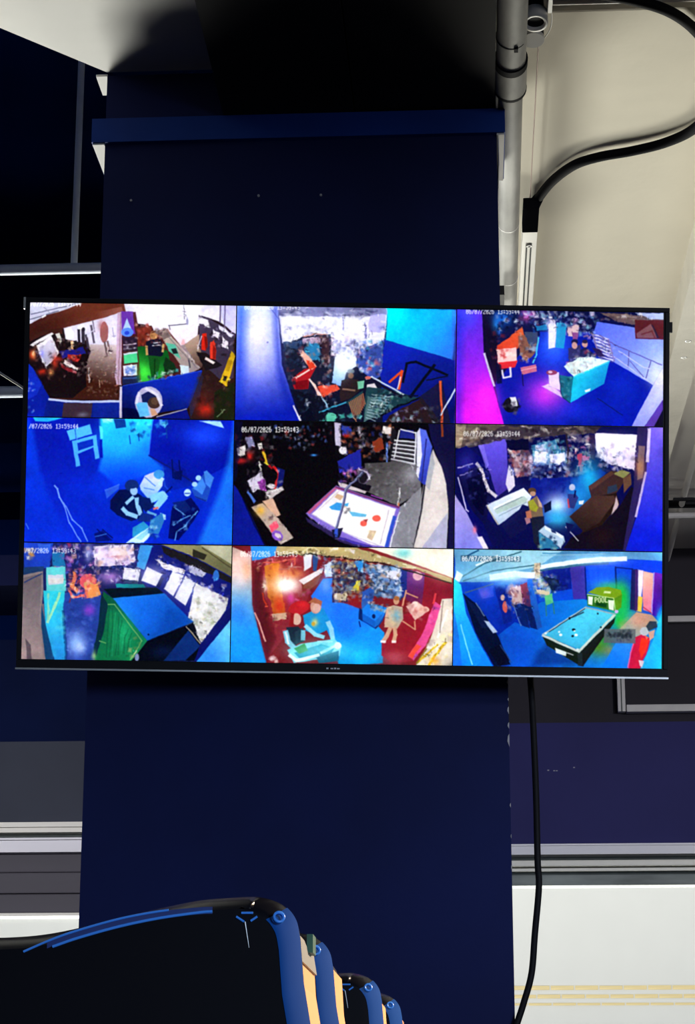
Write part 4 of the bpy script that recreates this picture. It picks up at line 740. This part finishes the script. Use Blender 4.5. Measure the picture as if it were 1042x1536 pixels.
F7 = Feed((48, 15), (1018, 25), (1008, 565), (36, 555), '18205c', 7)
(F7.P('1c40b8', '45,15 180,18 165,130 48,150').N(16, '48,40 100,45 95,90 48,90', 'e8b860 f0e8d8 3858c0 c89040', 8, 20).P('3a70e0', '110,20 170,22 165,60 120,60', .7)
 .N(160, '165,20 380,20 400,240 260,260 170,150', 'c060a8 7044b8 d8a080 283094 e0d0e8 4858c8 301c50 b03868', 6, 22).P('1c1c70', '300,20 380,20 350,130 310,120', .7).B('c8d8ff', 350, 60, 16, 40, .7)
 .P('24409c', '230,250 410,240 385,560 235,560').N(130, '240,290 385,280 375,540 245,545', '2c4cb0 1a2c80 3c5cc0 16246c 5878d0', 8, 22, .5, .6).B('98bce8', 292, 480, 44, 55, .9).B('c8d8f4', 310, 500, 20, 24, .7).B('9444cc', 352, 330, 26, 22, .9)
 .P('8a7a80', '40,165 135,142 138,240 128,350 160,560 30,560').G('70646c', '9c8a8c', (90, 200), (80, 520), '40,180 130,160 120,380 140,560 32,560').L('304070', 6, '50,200 130,160').P('5a505a', '55,460 80,490 85,560 65,560').P('1c3a68', '45,130 140,125 135,148 45,165')
 .P('c09078', '126,300 140,300 155,500 135,420', .6)
 .P('60c8cc', '150,130 240,124 248,242 152,248').P('1c70a8', '175,65 238,60 240,122 178,124').P('c8c8d8', '158,165 232,160 232,206 162,212').P('d8d0d0', '160,180 232,178 232,200 162,204').G('30c4d8', '2898d8', (190, 260), (210, 540), '138,238 240,242 232,330 246,560 188,560 148,400').P('14406c', '130,300 150,400 190,560 150,560 128,400').L('a0d8a8', 13, '216,250 158,385').L('88c8b0', 9, '162,252 160,380').P('0c2c60', '225,330 238,330 250,560 240,560', .6)
 .L('d86464', 12, '262,240 275,265 330,262').L('e08058', 16, '282,150 275,215 295,235').E('d85868', 345, 195, 42, 34).E('c8a070', 350, 210, 26, 16).P('dc9454', '330,215 395,200 405,258 340,276').N(50, '260,160 400,170 410,265 270,275', 'd86068 e8a870 c04850 f0d0b8 a05088', 6, 18, .8).L('7a2030', 4, '265,270 262,290')
 .P('dcd4ea', '372,30 560,22 565,95 520,125 380,120').N(60, '375,30 560,25 560,125 385,140', 'e8e0f0 a090c0 303060 c8b8d8 d0a8a0 605890', 8, 26, .8).B('a84840', 470, 74, 40, 12, .8).P('d8c0b0', '430,40 520,32 530,70 440,75').P('14205c', '400,125 520,118 510,150 410,158').B('c890e0', 450, 175, 50, 25, .8)
 .P('121a78', '580,20 1020,28 1010,330 880,480 690,250 600,200').P('3c98d8', '590,22 648,25 610,140 570,125').N(110, '650,30 820,60 1000,220 1000,320 700,180', '1a2488 d8d0e8 384aa8 0c1050 8a90c8 c8b0b0', 6, 24, .8)
 .P('dadaea', '514,130 592,138 582,192 508,188').P('30406a', '512,185 582,190 580,205 510,200').P('dadaea', '622,125 694,160 664,215 596,190').P('0e1450', '690,170 700,180 680,225 665,215').P('dadaea', '742,140 792,168 745,262 702,228').P('d4d6e0', '800,168 850,198 802,305 752,268').P('e8e4f0', '660,90 720,110 800,140 790,160 700,130').P('e0e0f0', '820,100 900,140 885,175 815,145', .8)
 .P('d2d2d6', '850,200 1000,270 990,325 880,480 805,400 835,265').N(130, '840,260 960,290 960,350 880,470 810,400', 'e8e4dc a0a0a0 70706a c8c0a8 8a8a78 f0f0f0 90a080', 5, 18, .8).N(30, '890,200 1000,260 990,310 900,240', 'e0d8e0 b0a0b8 504878 f0f0f8', 6, 20)
 .G('9a9668', '6a6848', (800, 30), (950, 120), '690,22 1025,25 1018,170 850,80').P('1c1a20', '690,28 860,90 1018,175 1015,200 880,140 700,60').P('2c2a22', '838,42 902,68 890,92 834,76').P('b0b09a', '870,22 1022,28 1020,112').L('484430', 5, '880,35 1018,130').E('3070c8', 945, 165, 14, 28)
 .G('1c94a0', '0c5c68', (500, 210), (640, 225), '478,203 605,206 620,226 480,222').P('071420', '420,228 665,220 704,250 462,274')
 .G('1c80e8', '0b50b4', (520, 290), (720, 420), '460,272 704,248 836,380 625,470').L('0a1c40', 4, '625,470 836,382').P('0a3890', '720,310 836,380 640,462', .35, 12).E('04102c', 630, 440, 4, 4)
 .G('0c5a3c', '12804e', (430, 300), (560, 500), '418,240 462,272 625,470 560,560 380,560 375,535 398,400').B('1cb074', 510, 430, 44, 70, .8).B('18985c', 460, 380, 26, 60, .6).P('0a2c3c', '408,250 440,300 420,430 385,540 372,530 395,400'))
for k in range(9): F7.L(('0a4030', '0c3a2c', '28b880')[k % 3], 5, [(446 + k * 15, 300 + k * 19), (440 + k * 13 + (k % 2) * 8, 420 + k * 6), (432 + k * 14, 545 - k * 3)], .35)
(F7.L('78b868', 4, '440,300 470,300 600,470 545,555').L('60a860', 5, '400,470 430,480').B('a8d890', 375, 540, 10, 22, .8).N(16, '560,440 610,470 570,540 530,550', '5a8a50 a0b070 1a4a30', 5, 18)
 .P('050916', '625,470 836,384 872,480 850,560 545,565 600,500').P('0c2c74', '815,420 872,492 800,560 700,560').B('0a1c50', 700, 520, 60, 30, .6).L('c8b8a0', 4, '805,400 872,480').E('7a88b0', 575, 545, 10, 18)
 .G('3090e0', '70c8f0', (900, 520), (1000, 420), '1012,365 1012,570 848,570').P('0c1264', '872,482 990,330 1015,310 1012,368 855,560 845,560')
 .N(120, '170,30 590,25 580,200 420,220 260,160', 'd8b8e8 504090 e8e0f4 90509a c89890 303078 a080c8', 5, 18, .6).B('f0e8ff', 460, 60, 70, 30, .6).B('f0ecff', 650, 160, 60, 40, .45).B('f0ecff', 790, 220, 60, 50, .45).N(60, '640,30 830,80 1000,230 980,260 780,150', 'e0d8f0 2a2c90 8a90d0 10145c', 5, 20, .7).N(30, '150,250 240,240 240,540 190,540', '40c8e0 2090c0 70d8d0', 8, 30, .35)
 .X('/07/2026 13:59:43', 50, 40, 14.2, 24, 'ffffff', .7))

F8 = Feed((25, 20), (1012, 30), (1003, 545), (18, 530), '7a1c24', 8)
(F8.P('8a2634', '110,60 350,50 380,200 330,330 170,530 115,280').N(60, '120,85 330,60 340,140 250,130 160,150', '6a1420 b04050 d89890 8a2030 c06a50', 8, 26)
 .G('d0802c', 'b86424', (190, 90), (230, 320), '168,112 232,80 238,180 262,312 212,332 180,220').N(30, '165,110 235,85 260,300 210,320', 'e8a050 a05018 d09040 8a3c18', 5, 20, .7).B('f4a858', 240, 140, 30, 40, .7).B('c83020', 235, 280, 26, 40, .8).P('c8a890', '200,318 266,312 262,345 205,348')
 .L('d86050', 6, '162,95 300,80').L('d86050', 5, '300,70 305,105').B('fff4e0', 268, 190, 58, 44).B('ffffff', 265, 190, 40, 30).B('f0a050', 300, 140, 40, 24, .7).B('fff0dc', 166, 196, 16, 34).L('b0706a', 5, '240,120 330,110')
 .P('7a3028', '330,170 430,140 400,200 340,230').P('e8e2e4', '320,172 430,112 425,138 342,190').P('8a4a3c', '345,190 425,140 405,185 330,240').N(14, '300,220 400,200 330,260 280,260', 'c04878 901c2c d060a0', 8, 22).B('d848b0', 285, 250, 16, 24, .8)
 .P('dcdce8', '340,50 380,50 376,110 345,130').P('284888', '380,50 410,50 400,130 385,130').N(36, '400,50 480,60 470,160 420,140', '90a0c8 e0e0f0 283058 6878a8 c8c0d8', 6, 18)
 .G('2c7cf0', '0ca0dc', (470, 220), (560, 520), '376,240 430,165 475,160 470,262 540,275 610,300 702,400 695,535 500,540 460,420')
 .P('ccdcfa', '436,100 470,80 472,155 440,158').B('70a8f4', 440, 190, 24, 34, .9).P('1a6ae4', '470,260 600,290 640,370 540,420 470,380', .4, 12).B('1cb8f4', 590, 500, 90, 46, .9).B('1890e0', 640, 440, 50, 40, .8)
 .P('302848', '470,90 625,85 612,265 470,268').N(150, '470,80 620,85 610,260 475,265', 'c8b070 604838 305898 d0d0d0 a03020 282030 7890b0 907850', 6, 22).P('2c90e0', '572,85 612,80 608,140 585,130').P('d8c840', '575,175 600,170 590,215 560,215').B('c81c14', 572, 255, 24, 24, .9).P('c0b098', '480,225 540,235 530,262 482,255').P('8a1c20', '540,240 620,250 600,300 545,275', .8)
 .P('40608a', '612,95 785,110 780,255 660,240 640,160').N(150, '615,95 785,110 780,250 650,240', '5c94dc c8d8f8 304878 c8a080 90b8e8 182848 e8e8f0', 6, 22).P('d8d8e8', '715,125 770,130 770,165 715,160')
 .P('1c2c80', '778,118 830,125 806,240 780,245').G('5c2c8a', '701c3c', (840, 150), (850, 290), '806,125 900,140 905,250 860,290 800,255').E('f4d8dc', 852, 150, 22, 19).B('c87898', 852, 150, 34, 32, .5)
 .G('8a1c30', '96182c', (950, 180), (850, 420), '885,130 1010,165 1008,265 955,255 930,340 850,500 800,525 735,440 790,320 870,290').P('941c2c', '690,440 790,350 860,340 830,525 740,535 690,500').B('c06070', 750, 510, 50, 30, .7)
 .P('b4a474', '215,20 565,20 1005,160 1005,185 860,125 700,92 380,52 225,62').N(90, '220,22 565,22 1000,165 850,125 690,88 230,60', '8a7848 d8d0a8 5a4c30 f0ead8 a09060', 10, 60, .8, .2).P('f2ead8', '620,22 1015,28 1010,160 800,82').B('58b8c0', 790, 50, 40, 22, .8).B('f8e8e0', 900, 80, 70, 40, .6).P('e8e0e8', '545,30 570,35 562,50', .8).L('1c1c18', 5, '225,60 380,55 700,95 1003,182')
 .G('dcbcb4', '189ce8', (60, 130), (80, 400), '18,20 108,60 114,280 178,540 15,540').B('e8a880', 85, 130, 20, 40, .7).B('2890f4', 50, 350, 50, 90, .8).B('e8dce0', 60, 160, 24, 50, .5).P('3094ea', '105,20 222,20 216,62 112,85')
 .P('701820', '112,85 165,80 160,200 200,340 220,420 178,540 116,280', .5).P('3c1018', '116,120 150,110 170,300 215,420 178,530 118,285', .55, 8).N(40, '120,120 160,110 240,330 320,280 250,400 200,420', '5a2020 a04830 2a0c14 c87850', 5, 20, .5).L('e8a898', 6, '125,315 145,360 172,440').L('c83820', 5, '160,230 175,290')
 .P('d8d0c4', '960,252 1006,248 1006,548 840,545 905,440').N(50, '905,440 1000,400 1000,545 850,545', 'f0ece4 c8c0b0 a8a098 e8d8a0', 8, 30, .8).L('c8a424', 11, '975,440 900,540').L('c8a424', 9, '940,450 850,530').L('7a6a20', 6, '890,470 845,535').L('f0f0f0', 8, '985,300 940,420').L('8a8078', 5, '965,260 950,400').B('e8a030', 925, 520, 20, 16, .8)
 .P('d84c94', '928,262 956,282 925,380 888,452 832,522 808,505 870,410').N(60, '925,270 950,290 890,440 830,515 820,500 880,400', 'f490d0 7c30a8 e8e0f0 d83060 401458', 7, 20).L('e4404c', 9, '932,228 922,270').P('e85040', '845,450 866,458 826,515 808,505')
 .L('d89878', 7, '800,215 785,280').L('d89878', 6, '800,225 852,245').L('d89878', 6, '785,350 840,386 838,350').P('dcb4ac', '800,282 850,262 902,300 880,320 840,346').E('f0d8d0', 840, 275, 14, 14).E('e8c0b0', 880, 298, 24, 14).N(20, '800,270 900,290 860,345 820,330', 'c89088 f0e0d8 a86060', 6, 20)
 .E('7a5848', 640, 183, 15, 16).P('2c58b0', '604,222 640,202 660,212 655,258 625,278 602,270').P('20304c', '632,180 656,176 658,200 640,205', .8).P('3060a8', '600,265 640,262 630,290 600,295')
 .P('1c84e0', '598,300 632,270 720,290 692,345 664,380 600,345').N(44, '630,265 725,280 715,310 640,300', '90a0a8 d8d8d8 405068 a8b8a0 304050', 6, 16, .9).L('0a3a88', 5, '598,300 600,345 664,382 694,346 720,290').P('0c4a9c', '600,312 664,350 664,380 600,345', .6).P('184f9c', '664,345 700,310 692,345 664,380', .5).E('0c2048', 655, 328, 8, 10).P('0c2858', '590,290 604,300 606,350 588,340').L('0c2050', 5, '590,350 596,375').L('1a2848', 4, '664,380 672,370')
 .E('c89878', 757, 258, 14, 18).E('a86838', 758, 248, 14, 10).P('c4ac94', '715,290 745,278 785,285 788,340 760,384 702,376').B('6ea8c4', 758, 325, 18, 30, .9).N(20, '710,290 780,290 765,370 710,370', 'd8c0a0 a08878 90b8c8', 6, 16, .7).L('d0a488', 17, '728,382 712,415 696,440').L('d0a488', 17, '748,382 752,410 744,440').L('f0e8e8', 10, '688,440 705,440').L('f0e8e8', 10, '738,440 752,440').L('d0a890', 9, '716,300 708,360')
 .E('b4202a', 322, 292, 48, 30, 1, -.3).B('d82830', 340, 280, 24, 16, .7).E('d4b0a0', 312, 342, 20, 26).P('8a1820', '285,310 300,320 296,380 278,370').P('18283a', '265,378 318,375 345,400 340,440 292,462').P('203848', '300,400 340,380 345,440 310,450').L('84c8dc', 24, '262,398 272,440 300,468').L('78c0d4', 20, '340,395 340,430')
 .P('1a94cc', '340,325 390,300 430,292 452,330 468,378 400,412 352,392').E('c89a88', 396, 287, 25, 30).P('a86440', '362,270 390,246 425,262 420,282 385,268').E('d8b0a0', 400, 292, 18, 20).L('94d4e4', 20, '452,355 466,385 472,430').L('94d4e4', 18, '352,372 395,410 430,420').B('e8d870', 392, 356, 13, 18, .9).E('c8a030', 385, 362, 8, 10)
 .P('7cd4e4', '268,478 330,450 480,428 512,460 502,505 300,535').P('1888a8', '300,490 420,450 480,470 460,505 330,520').P('26883a', '300,470 348,448 362,480 322,494').L('ecfaff', 15, '280,500 312,524 410,500').L('e8f8ff', 13, '420,490 500,452').E('ecfaff', 495, 458, 16, 16).B('40c0d8', 440, 470, 26, 16, .7).P('146080', '400,510 500,480 500,525 410,535').N(12, '180,505 225,510 222,540 185,540', 'f0e0e0 d8b8b8', 6, 14)
 .L('e8f0ff', 8, '262,400 275,450').L('a8e0f0', 6, '405,440 470,440')
 .N(120, '470,85 625,85 780,105 780,250 610,260 470,265', 'e0d8c8 403848 7898c8 a08050 281c28 d8d8e8 5878a8', 5, 16, .7).N(40, '120,85 330,60 340,140 180,200', 'b04848 5a1418 e0a090 8a2830', 5, 18, .6).B('b0f0f8', 400, 480, 120, 40, .45).B('ffe8e0', 960, 120, 50, 50, .4)
 .X('06/07/2026 13:59:43', 60, 42, 13.5, 25, 'ffffff', .75))

F9 = Feed((18, 30), (988, 45), (985, 585), (15, 570), '0c3cb4', 9)
(F9.G('1040dc', '0c50c8', (600, 120), (600, 280), '410,90 760,80 990,80 985,350 560,290 410,270').P('0c1c8c', '415,128 560,102 566,215 484,228 430,180').P('3c309c', '558,110 626,105 636,262 574,262').B('2c78f0', 700, 170, 60, 60, .6)
 .G('0c58c8', '1080d0', (300, 420), (600, 300), '220,390 425,275 620,262 770,320 860,320 990,430 985,590 280,590').B('1048b0', 300, 470, 90, 70, .6).P('0a2c80', '400,520 450,470 600,560 380,575', .7, 10)
 .L('08186a', 6, '628,112 636,262').L('1848c8', 4, '690,110 688,200').L('08186a', 7, '770,112 776,240').L('08186a', 5, '770,114 850,122').L('08186a', 6, '848,122 846,290').P('1c60f0', '640,115 765,110 770,225 660,215', .6)
 .P('5c9cc4', '18,28 992,40 990,85 840,75 420,130 330,165 180,182 30,182').G('a0ccdc', '60a0c4', (300, 40), (100, 170), '18,28 520,36 410,110 60,182 25,165').L('305868', 6, '45,165 160,95 330,42').L('305868', 5, '60,178 200,130 420,100').L('1c4a70', 7, '130,35 60,70').L('e8f4f4', 8, '120,105 220,60').P('d8e8f0', '30,130 60,150 42,182 20,168').L('80b0c8', 5, '420,60 720,52').L('4080a8', 5, '430,50 700,44')
 .P('204868', '410,125 560,98 740,88 740,100 560,112 415,135', .7).L('e8f6ff', 20, '420,112 600,86').L('f4fbff', 22, '600,86 700,78 818,74').B('c8ecff', 690, 80, 110, 22, .6)
 .P('d8c0a0', '390,95 420,92 418,160 395,170').N(16, '385,90 425,95 420,200 385,200', '705848 d8d0c0 a08060 403838', 6, 18)
 .G('0c3cb8', '0828a0', (160, 200), (250, 380), '50,225 260,180 372,168 400,400 300,370 210,440 130,300').L('3a5a80', 6, '70,232 200,192').P('4060d8', '130,215 200,200 205,250 150,260', .5).B('7060c8', 160, 235, 26, 24, .7).P('0a208a', '205,200 260,190 290,365 250,380')
 .L('eaf6ff', 28, '190,160 300,145 388,152').B('d0f0ff', 290, 165, 110, 26, .8).B('60b8f0', 260, 195, 60, 20, .6)
 .P('061030', '60,235 130,290 165,340 222,430 282,565 205,575 120,420 85,320').P('0c1a4a', '75,260 130,300 190,390 150,400', .7).P('a8bcd8', '158,362 182,366 222,414 200,422').L('6a88b8', 4, '120,280 160,340').P('080c24', '180,500 235,470 280,545 230,575').L('2a4880', 4, '235,475 285,555')
 .E('d06058', 256, 300, 12, 28).E('d8b8b0', 246, 258, 8, 14).N(20, '205,200 290,200 300,340 240,350', '1030a0 c8a0a0 0a1c70 5060b0', 6, 16, .7).P('c8b0b0', '275,215 328,200 345,285 300,300').N(30, '270,200 350,195 350,300 290,300', 'e0d0d0 a06868 5a3858 d8c0c8', 6, 18, .8).B('f0d8e0', 310, 210, 30, 12, .7)
 .G('903c50', '40285a', (340, 200), (370, 300), '328,195 372,180 388,300 360,310 340,280').P('0a2064', '300,290 345,280 372,398 335,385').L('6a8ab0', 4, '300,295 330,385').G('2470e0', '1850a0', (370, 180), (410, 380), '358,172 385,170 428,392 406,406 380,300').P('0a1c58', '345,285 380,300 406,405 375,395')
 .N(90, '390,150 490,150 490,240 420,260 395,220', 'd0e0e4 508098 283858 80c080 e8f0f0 c8b0a0 203040', 6, 18).P('0c1c3a', '430,155 500,170 520,215 470,225', .8).P('d8c8a8', '400,215 460,230 465,250 410,240').P('58c484', '440,250 474,234 482,278 446,292').L('30805a', 4, '446,290 448,340').L('30805a', 4, '480,280 486,330')
 .B('20c830', 800, 260, 34, 80).B('18b860', 800, 300, 50, 70, .8).B('40d858', 740, 205, 60, 26, .7).B('20b848', 790, 365, 34, 40).B('508c28', 690, 480, 50, 50).B('2c9430', 720, 440, 34, 40, .8).B('908c48', 740, 500, 30, 26, .7)
 .P('101c14', '430,432 450,428 605,505 622,575 590,562 452,478').P('141a18', '604,502 768,345 764,372 640,545 620,575').G('50c4dc', '3cb0d4', (640, 310), (600, 490), '438,428 630,300 768,332 604,498')
 .L('c4d0c8', 11, '432,430 600,506').L('c8d4cc', 12, '600,506 766,334').L('a8bcbc', 8, '432,428 632,300').L('8aa8b0', 7, '632,300 768,332').L('26404c', 6, '556,352 622,322').L('0c1820', 3, '460,415 628,306').P('d8e6e4', '490,488 542,508 540,526 494,512').L('c8d0d0', 4, '545,512 575,522').E('0a1010', 557, 352, 5, 6).E('102028', 688, 330, 4, 4).E('102028', 702, 392, 4, 4).E('e0ecec', 595, 497, 7, 6).E('e0e8e8', 446, 422, 6, 5)
 .E('f4f4f4', 515, 428, 7, 6).E('e0f0f0', 508, 414, 5, 5).E('0a0c0c', 576, 404, 8, 6).E('f4f4f4', 588, 429, 7, 6).E('0a0c0c', 572, 434, 6, 5).E('f0f0f0', 580, 410, 4, 3).P('1c2a2c', '594,515 614,510 618,575 596,570')
 .P('7ca01c', '642,232 680,208 740,205 796,220 800,245 762,262').P('5a9018', '762,262 800,240 798,300 774,318').P('d8e8a8', '718,224 750,226 748,236 715,234').P('2c6a1c', '638,240 762,258 772,318 640,292').L('c8e890', 4, '640,240 762,258 770,318').P('e4f2dc', '643,248 666,252 662,290 643,286').P('e4f2dc', '736,266 764,268 762,316 740,308').P('0c3c14', '680,276 730,284 728,302 676,292')
 .X('POOL', 674, 253, 16, 25, 'eaf6c8', .95).E('c8a8f0', 775, 320, 9, 9)
 .P('181c5a', '838,310 868,318 872,122 848,124').P('ecdce8', '874,124 900,130 898,200 890,252 876,252').P('e8c844', '876,248 896,252 892,322 868,318').G('e8b8a4', 'e07c98', (920, 150), (915, 320), '900,132 948,142 940,325 900,312 896,252').G('7024a8', '3c10a0', (970, 150), (960, 320), '952,138 992,145 990,280 960,345 938,335').L('b0a0f0', 5, '950,140 940,330').L('a02850', 4, '900,300 940,328').P('3a2068', '862,124 876,126 874,315 862,318')
 .G('b89880', '8ab0b8', (880, 340), (800, 440), '868,322 940,335 975,370 905,430 860,470 770,450 790,400').B('d0a090', 880, 360, 40, 30, .8).G('2890e8', '0c78d8', (800, 480), (760, 570), '775,460 870,470 850,540 840,590 700,590').P('b0a058', '790,372 830,350 810,400 780,410', .5, 8)
 .P('20b4e8', '990,300 990,590 885,590 915,520 955,430').B('30d8f0', 975, 370, 14, 60, .8)
 .P('c01a40', '860,440 895,425 935,445 915,520 890,560 888,590 828,590 845,500').P('e03020', '892,440 928,452 912,505 890,540 880,500').L('f060a0', 5, '862,445 842,510 828,580').E('b8c4cc', 906, 412, 22, 20).P('d8a890', '925,415 955,405 950,440 930,455').P('2a3c4c', '912,388 930,365 962,366 966,392 945,402 925,410').P('d8c8d0', '880,545 905,550 895,580 884,570').P('e87050', '905,430 925,440 915,450')
 .G('2cc8f4', '1088e8', (40, 220), (120, 560), '15,160 50,195 75,330 130,450 208,590 12,590').L('80e4ff', 5, '50,380 75,470 105,565').P('1a60c8', '15,300 40,420 60,590 12,590', .6)
 .P('5c646c', '718,400 864,402 864,468 716,465', .88).N(40, '728,420 846,422 846,440 728,438', '1c2430 2a3440 141c28', 6, 12, .9, 1.4).N(10, '790,408 850,409 848,416 792,415', '2a3440', 4, 10, .7).N(10, '770,445 850,447 848,456 772,454', '343c48', 4, 10, .7)
 .N(40, '205,200 390,170 400,380 300,370', '1848c0 0a2070 3868d0 d8c0c0', 5, 18, .5).N(30, '415,130 560,110 560,215 480,225', '0c1c70 2c50b8 101848', 6, 22, .6).B('c8f4ff', 120, 150, 80, 30, .4)
 .P('243444', '48,58 330,64 328,90 48,86', .55).X('06/07/2026 13:59:43', 54, 62, 14.2, 24, 'ffffff', .9))

UC = (-.6063, -.2119, .2080, .6042); VR = (.3434, .1230, -.11515, -.3370); GAP = .0010
DESC = ['arcade counter with a server in black', 'stairwell with red kiosks', 'turquoise counter on a dark blue floor', 'two people seated in a blue lit room', 'white air hockey table on black', 'arcade aisle with brown desk',
        'blue topped box with green side', 'red walled room with players at a table', 'pool table in a blue room']
for i, F in enumerate((F1, F2, F3, F4, F5, F6, F7, F8, F9)):
    r, c = divmod(i, 3)
    im = F.finish(); h, w, _ = im.shape
    rgba = np.ones((h, w, 4), np.float32); rgba[..., :3] = im[::-1]
    img = bpy.data.images.new('camera_picture', w, h); img.pixels.foreach_set(rgba.ravel()); img.update(); img.pack()
    m = bpy.data.materials.new('camera_view'); m.use_nodes = True; nt = m.node_tree
    nt.nodes.remove(nt.nodes['Principled BSDF'])
    tx = nt.nodes.new('ShaderNodeTexImage'); tx.image = img; tx.interpolation = 'Linear'; tx.extension = 'EXTEND'
    em = nt.nodes.new('ShaderNodeEmission'); nt.links.new(tx.outputs[0], em.inputs[0]); nt.links.new(em.outputs[0], nt.nodes['Material Output'].inputs[0])
    x0, x1, z1, z0 = UC[c] + GAP, UC[c + 1] - GAP, VR[r] - GAP, VR[r + 1] + GAP
    me = bpy.data.meshes.new('camera_view'); me.from_pydata([(x0, -.0004, z0), (x1, -.0004, z0), (x1, -.0004, z1), (x0, -.0004, z1)], [], [(0, 1, 2, 3)])
    uv = me.uv_layers.new(name='uv')
    for k, t in enumerate(((0, 0), (1, 0), (1, 1), (0, 1))): uv.data[k].uv = t
    me.materials.append(m)
    o = bpy.data.objects.new('camera_view', me); COL.objects.link(o); o.parent = sc
    o['label'] = 'camera view of ' + DESC[i]
